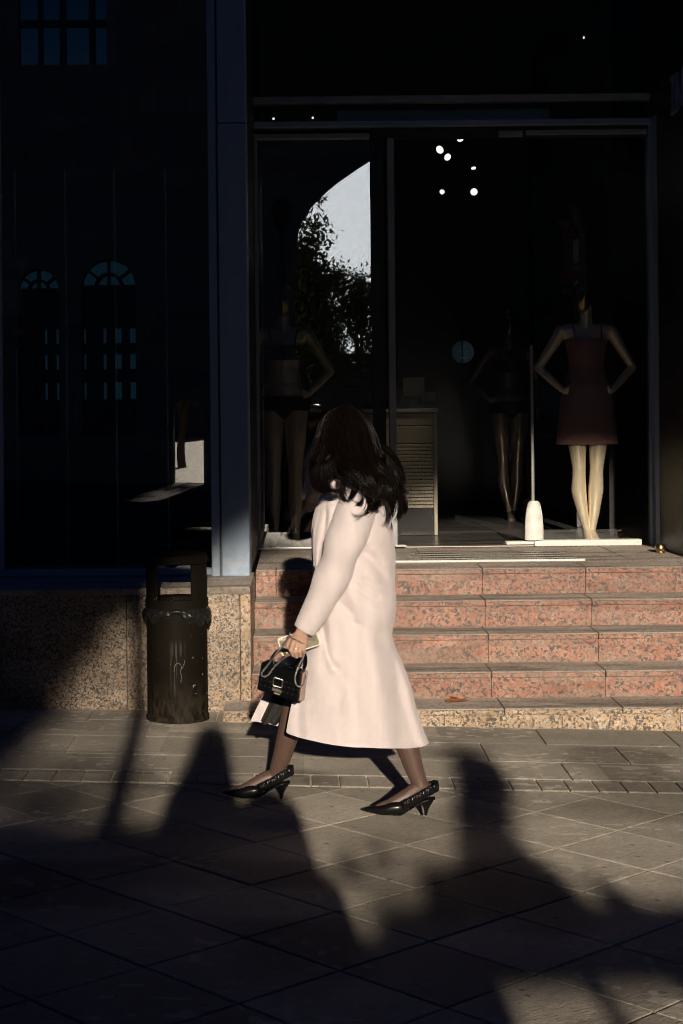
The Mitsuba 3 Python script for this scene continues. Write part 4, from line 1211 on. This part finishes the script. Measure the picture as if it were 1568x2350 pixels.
def tree(c, rad, ncl, base_z, label):
    k = tag(numbered('tree'), label, 'tree', 'trees beyond the archway')
    c = np.array(c, float)
    obj('trunk', tube(spline([[c[0] + .1, c[1], -.2], [c[0], c[1], base_z * .5], [c[0] + .12, c[1], base_z], [c[0] - .05, c[1], c[2] + .5]], 20), np.linspace(.14, .04, 20), 10), 'tree_bark', k, True)
    for a in range(7):
        th = a * 2 * math.pi / 7
        obj('branch', tube(spline([[c[0] + .05, c[1], base_z * (.8 + .03 * a)], [c[0] + .5 * rad[0] * math.cos(th), c[1] + .5 * rad[0] * math.sin(th), c[2] - .3], [c[0] + rad[0] * math.cos(th), c[1] + rad[0] * math.sin(th), c[2] + .2 * a - .4]], 12), np.linspace(.05, .012, 12), 6), 'tree_bark', k, True)
    V, Fc = [], []
    for q in range(ncl):
        cc = c + r2.normal(0, .62, 3) * rad
        for _ in range(150):
            p = cc + r2.normal(0, .22, 3); ax = r2.normal(size=3); ax /= np.linalg.norm(ax); u = np.cross(ax, r2.normal(size=3)); u /= np.linalg.norm(u)
            L, w = r2.uniform(.06, .125), r2.uniform(.028, .05)
            n0 = len(V); V += [p - ax * L, p + u * w, p + ax * L, p - u * w]; Fc += [[n0, n0 + 1, n0 + 2], [n0, n0 + 2, n0 + 3]]
    obj('crown', trimesh.Trimesh(V, Fc, process=False), 'foliage', k)


tree((2.15, -38, 5.75), (1.35, 1.0, 1.05), 46, 3.6, 'tall leafy tree beyond the archway, mirrored in the left door pane')
tree((.7, -41, 4.2), (1.2, .9, 1.1), 34, 2.2, 'lower leafy tree beyond the archway to the left of the tall one')
tree((.20, -22, 4.0), (.30, .26, 2.1), 95, 1.0, 'slim upright tree just beyond the left jamb of the archway')
tree((-3.6, -30, 3.9), (1.0, .8, 1.3), 60, 1.6, 'leafy tree standing behind the narrow gate left of the archway')
tree((3.3, -36, 3.7), (1.3, .9, 1.0), 34, 2.0, 'lower leafy tree beyond the archway to the right of the tall one')

VY = -4.06
vn = tag('added_kiosk', 'added shadow caster shaped as a narrow kiosk, unseen behind the viewpoint', 'kiosk')  # added shape for the straight-edged shadow on the left pavement
obj('body', box(-1.30, -.03, VY - 1.6, VY - .16, gz(-1), 2.44, .03), 'blocker_paint', vn, 30)
obj('roof', box(-1.36, .03, VY - 1.66, VY - .13, 2.44, 2.57, .02), 'blocker_paint', vn, 30)
obj('counter', box(-1.2, -.2, VY - .16, VY - .02, .95, 1.0, .008), 'dark_metal', vn)
obj('shutter', box(-1.2, -.2, VY - .158, VY - .145, 1.05, 2.1), 'dark_metal', vn)
mb = tag('added_shelter', 'added glazed shadow caster shaped as a shelter, unseen behind the viewpoint', 'shelter')  # added in place of a minibus; roof and panes shaped for shadow
obj('roof', box(.72, 6.0, VY - .22, VY + .03, 2.10, 2.27, .02), 'blocker_paint', mb, 30)
obj('shade_panel', box(-.12, 1.03, VY - .10, VY - .02, gz(1), 2.209), 'blocker_paint', mb)  # added solid panel that keeps the lower left ground dark
obj('base_panel', box(1.04, 5.98, VY - .06, VY - .01, gz(6), 1.25), 'blocker_paint', mb)
for x, w in ((2.75, .10), (4.4, .10), (5.86, .12)):
    obj('post', box(x, x + w, VY - .08, VY, gz(6), 2.10), 'blocker_paint', mb)
for a, b in ((1.05, 2.74), (2.86, 4.39), (4.51, 5.85)):
    obj('pane', loft([[[x, VY - .04, 1.25], [x, VY - .04, 2.10]] for x in (a, b)], cap=False, closed=False), 'clear_glass', mb)
lp = tag('lamp_post', 'slim dark street lamp post behind the photographer', 'lamp post')
obj('pole', tube([[-.27, -3.0, -.05], [-.27, -3.0, 4.6]], .045, 16), 'dark_metal', lp, 30)
obj('lantern', hull(ball([-.27, -3.0, 4.7], .12), ball([-.27, -3.0, 4.95], .16)).to_mesh() and soften(hull(ball([-.27, -3.0, 4.7], .12), ball([-.27, -3.0, 4.95], .16)), .05, 0), 'dark_metal', lp, True)
tt = tag('shadow_post', 'added round topped panel shaped for its shadow, unseen behind the viewpoint', 'information post')  # added; its outline is shaped for the round-headed ground shadow
tp = Polygon([(-.27, 0), (.20, 0), (.17, 1.6), (.125, 1.93), (.085, 2.24)] + [(.09 * math.cos(t) - .005, 2.25 + .12 * math.sin(t)) for t in np.linspace(.2, math.pi - .2, 12)] + [(-.11, 2.2), (-.20, 1.93), (-.25, 1.6)])
m = trimesh.creation.extrude_polygon(tp, .08, engine='earcut'); m.apply_transform(np.array([[1, 0, 0, .03], [0, 0, -1, -1.2], [0, 1, 0, 0], [0, 0, 0, 1.0]])); obj('panel', m, 'dark_metal', tt)


def bystander(x, y, h, label, turn=0.0, wide=1.0, skirt=0.2):
    s = h / 1.75
    k = tag(numbered('person'), label, 'person')
    def W(a, b, c): return np.array([x + (a * math.cos(turn) - b * math.sin(turn)) * s * wide, y + (a * math.sin(turn) + b * math.cos(turn)) * s, c * s + gz(x)])
    ps = [chain([(W(0, 0, 1.62), .10 * s), (W(0, .01, 1.66), .098 * s)]), chain([(W(0, 0, 1.55), .055 * s), (W(0, 0, 1.42), .06 * s)]),
          hull(ball(W(-.15, 0, 1.40), .06 * s), ball(W(.15, 0, 1.40), .06 * s), ball(W(0, 0, 1.1), np.array([.15, .11, .1]) * s), ball(W(0, 0, .92), np.array([.18, .12, .1]) * s))]
    for q in (-1, 1):
        ps += [chain([(W(q * .19, 0, 1.38), .055 * s), (W(q * .24, .02, 1.10), .042 * s), (W(q * .22, .10, .88), .03 * s), (W(q * .22, .13, .79), .035 * s)]),
               chain([(W(q * .09, 0, .92), .09 * s), (W(q * .10, .02, .5), .06 * s), (W(q * .10, -.02, .09), .042 * s)]), chain([(W(q * .10, -.03, .04), .04 * s), (W(q * .10, .14, .03), .035 * s)])]
    obj('body', soften(union(ps), .03, 8), 'skin', k, True)
    a = np.arange(36) * 2 * np.pi / 36
    obj('coat', loft([[W(w * math.cos(t), d * math.sin(t), z) for t in a] for z, w, d in ((.55, .22 + skirt * .3, .17), (.95, .21, .15), (1.15, .19, .14), (1.35, .22, .13), (1.44, .16, .10), (1.48, .07, .07))], cap=False), 'coat_dark', k, True)
    hair = soften(hull(ball(W(0, -.02, 1.65), .115 * s), ball(W(0, -.05, 1.5), np.array([.11, .07, .1]) * s)), .04, 0)
    obj('hair', hair, 'hair_black', k, True)
    hood = hull(*[ball(W(q * .085, -.03, 1.665), .06 * s) for q in (-1, 1)], *[ball(W(q * .10, -.03, 1.42), .07 * s) for q in (-1, 1)])
    obj('hood', soften(hood, .04, 0), 'coat_dark', k, True)
    for q in (-1,): obj('sleeve', soften(union([chain([(W(q * .19, 0, 1.38), .065 * s), (W(q * .30, -.02, 1.22), .06 * s), (W(q * .12, .16, 1.45), .045 * s)])]), .03, 4), 'coat_dark', k, True)


OTHERS = [(.22, -.30, 1.79, 'photographer standing behind the viewpoint in a dark coat', 0, .84, .1)]
for o in OTHERS: bystander(*o)

# unseen shrubs added behind the shelter: their tops throw the rounded shadows on the pavement
SHY = VY - .55


def shadow_shrub(blobs, label):
    k = tag(numbered('added_shrub'), label, 'shadow_shrub', 'shrubs added for their shadows behind the viewpoint')
    parts, xs_ = [], []
    for px, py, rp in blobs:
        gq = ground_at(px, py); dY = gq[1] - SHY
        cx_, cz_ = gq[0] + .052 * dY, gz(gq[0]) + .235 * dY
        rx = rp / F * gq[1]; rz = max(.235 * rp * gq[1] ** 2 / (F * 1.65), .6 * rx)
        parts.append(ball([cx_, SHY, cz_], [rx, min(rx, .25), rz], 24)); xs_.append(cx_)
    m = soften(union(parts), .035, 2); m.vertices += m.vertex_normals * ((meshkit.fbm(m.vertices * 14, 3, 5) - .5) * .07)[:, None]
    obj('foliage', m, 'foliage', k, True)
    x0 = float(np.mean(xs_))
    obj('trunk', tube([[x0, SHY, .5], [x0 + .03, SHY, 1.4], [x0, SHY, 2.3]], .03, 8), 'tree_bark', k, True)
    obj('planter', revolve([[0, -.2], [.16, -.2], [.22, .55], [.20, .56], [.18, .5], [0, .5]], 24).apply_translation([x0, SHY, 0]), 'dark_metal', k, 30)


shadow_shrub([(1098, 1768, 62), (1098, 1815, 60), (1100, 1862, 62), (1102, 1910, 66), (1125, 1955, 80), (1175, 1995, 85), (1235, 2035, 75), (1295, 2065, 50), (1070, 2010, 55)], 'added shrub with a head shaped top, tallest of the three behind the viewpoint')
shadow_shrub([(985, 2000, 34), (1005, 2040, 46), (1005, 2100, 55)], 'short added shrub left of the tallest one behind the viewpoint')
shadow_shrub([(1405, 2055, 42), (1440, 2095, 46), (1490, 2170, 50), (1560, 2235, 50)], 'added shrub right of the tallest one behind the viewpoint')
shadow_shrub([(795, 1974, 25)], 'small added ball shaped shrub on a thin stem, left of the pair behind the viewpoint')
shadow_shrub([(868, 1950, 19)], 'small added ball shaped shrub on a thin stem, right of the pair behind the viewpoint')
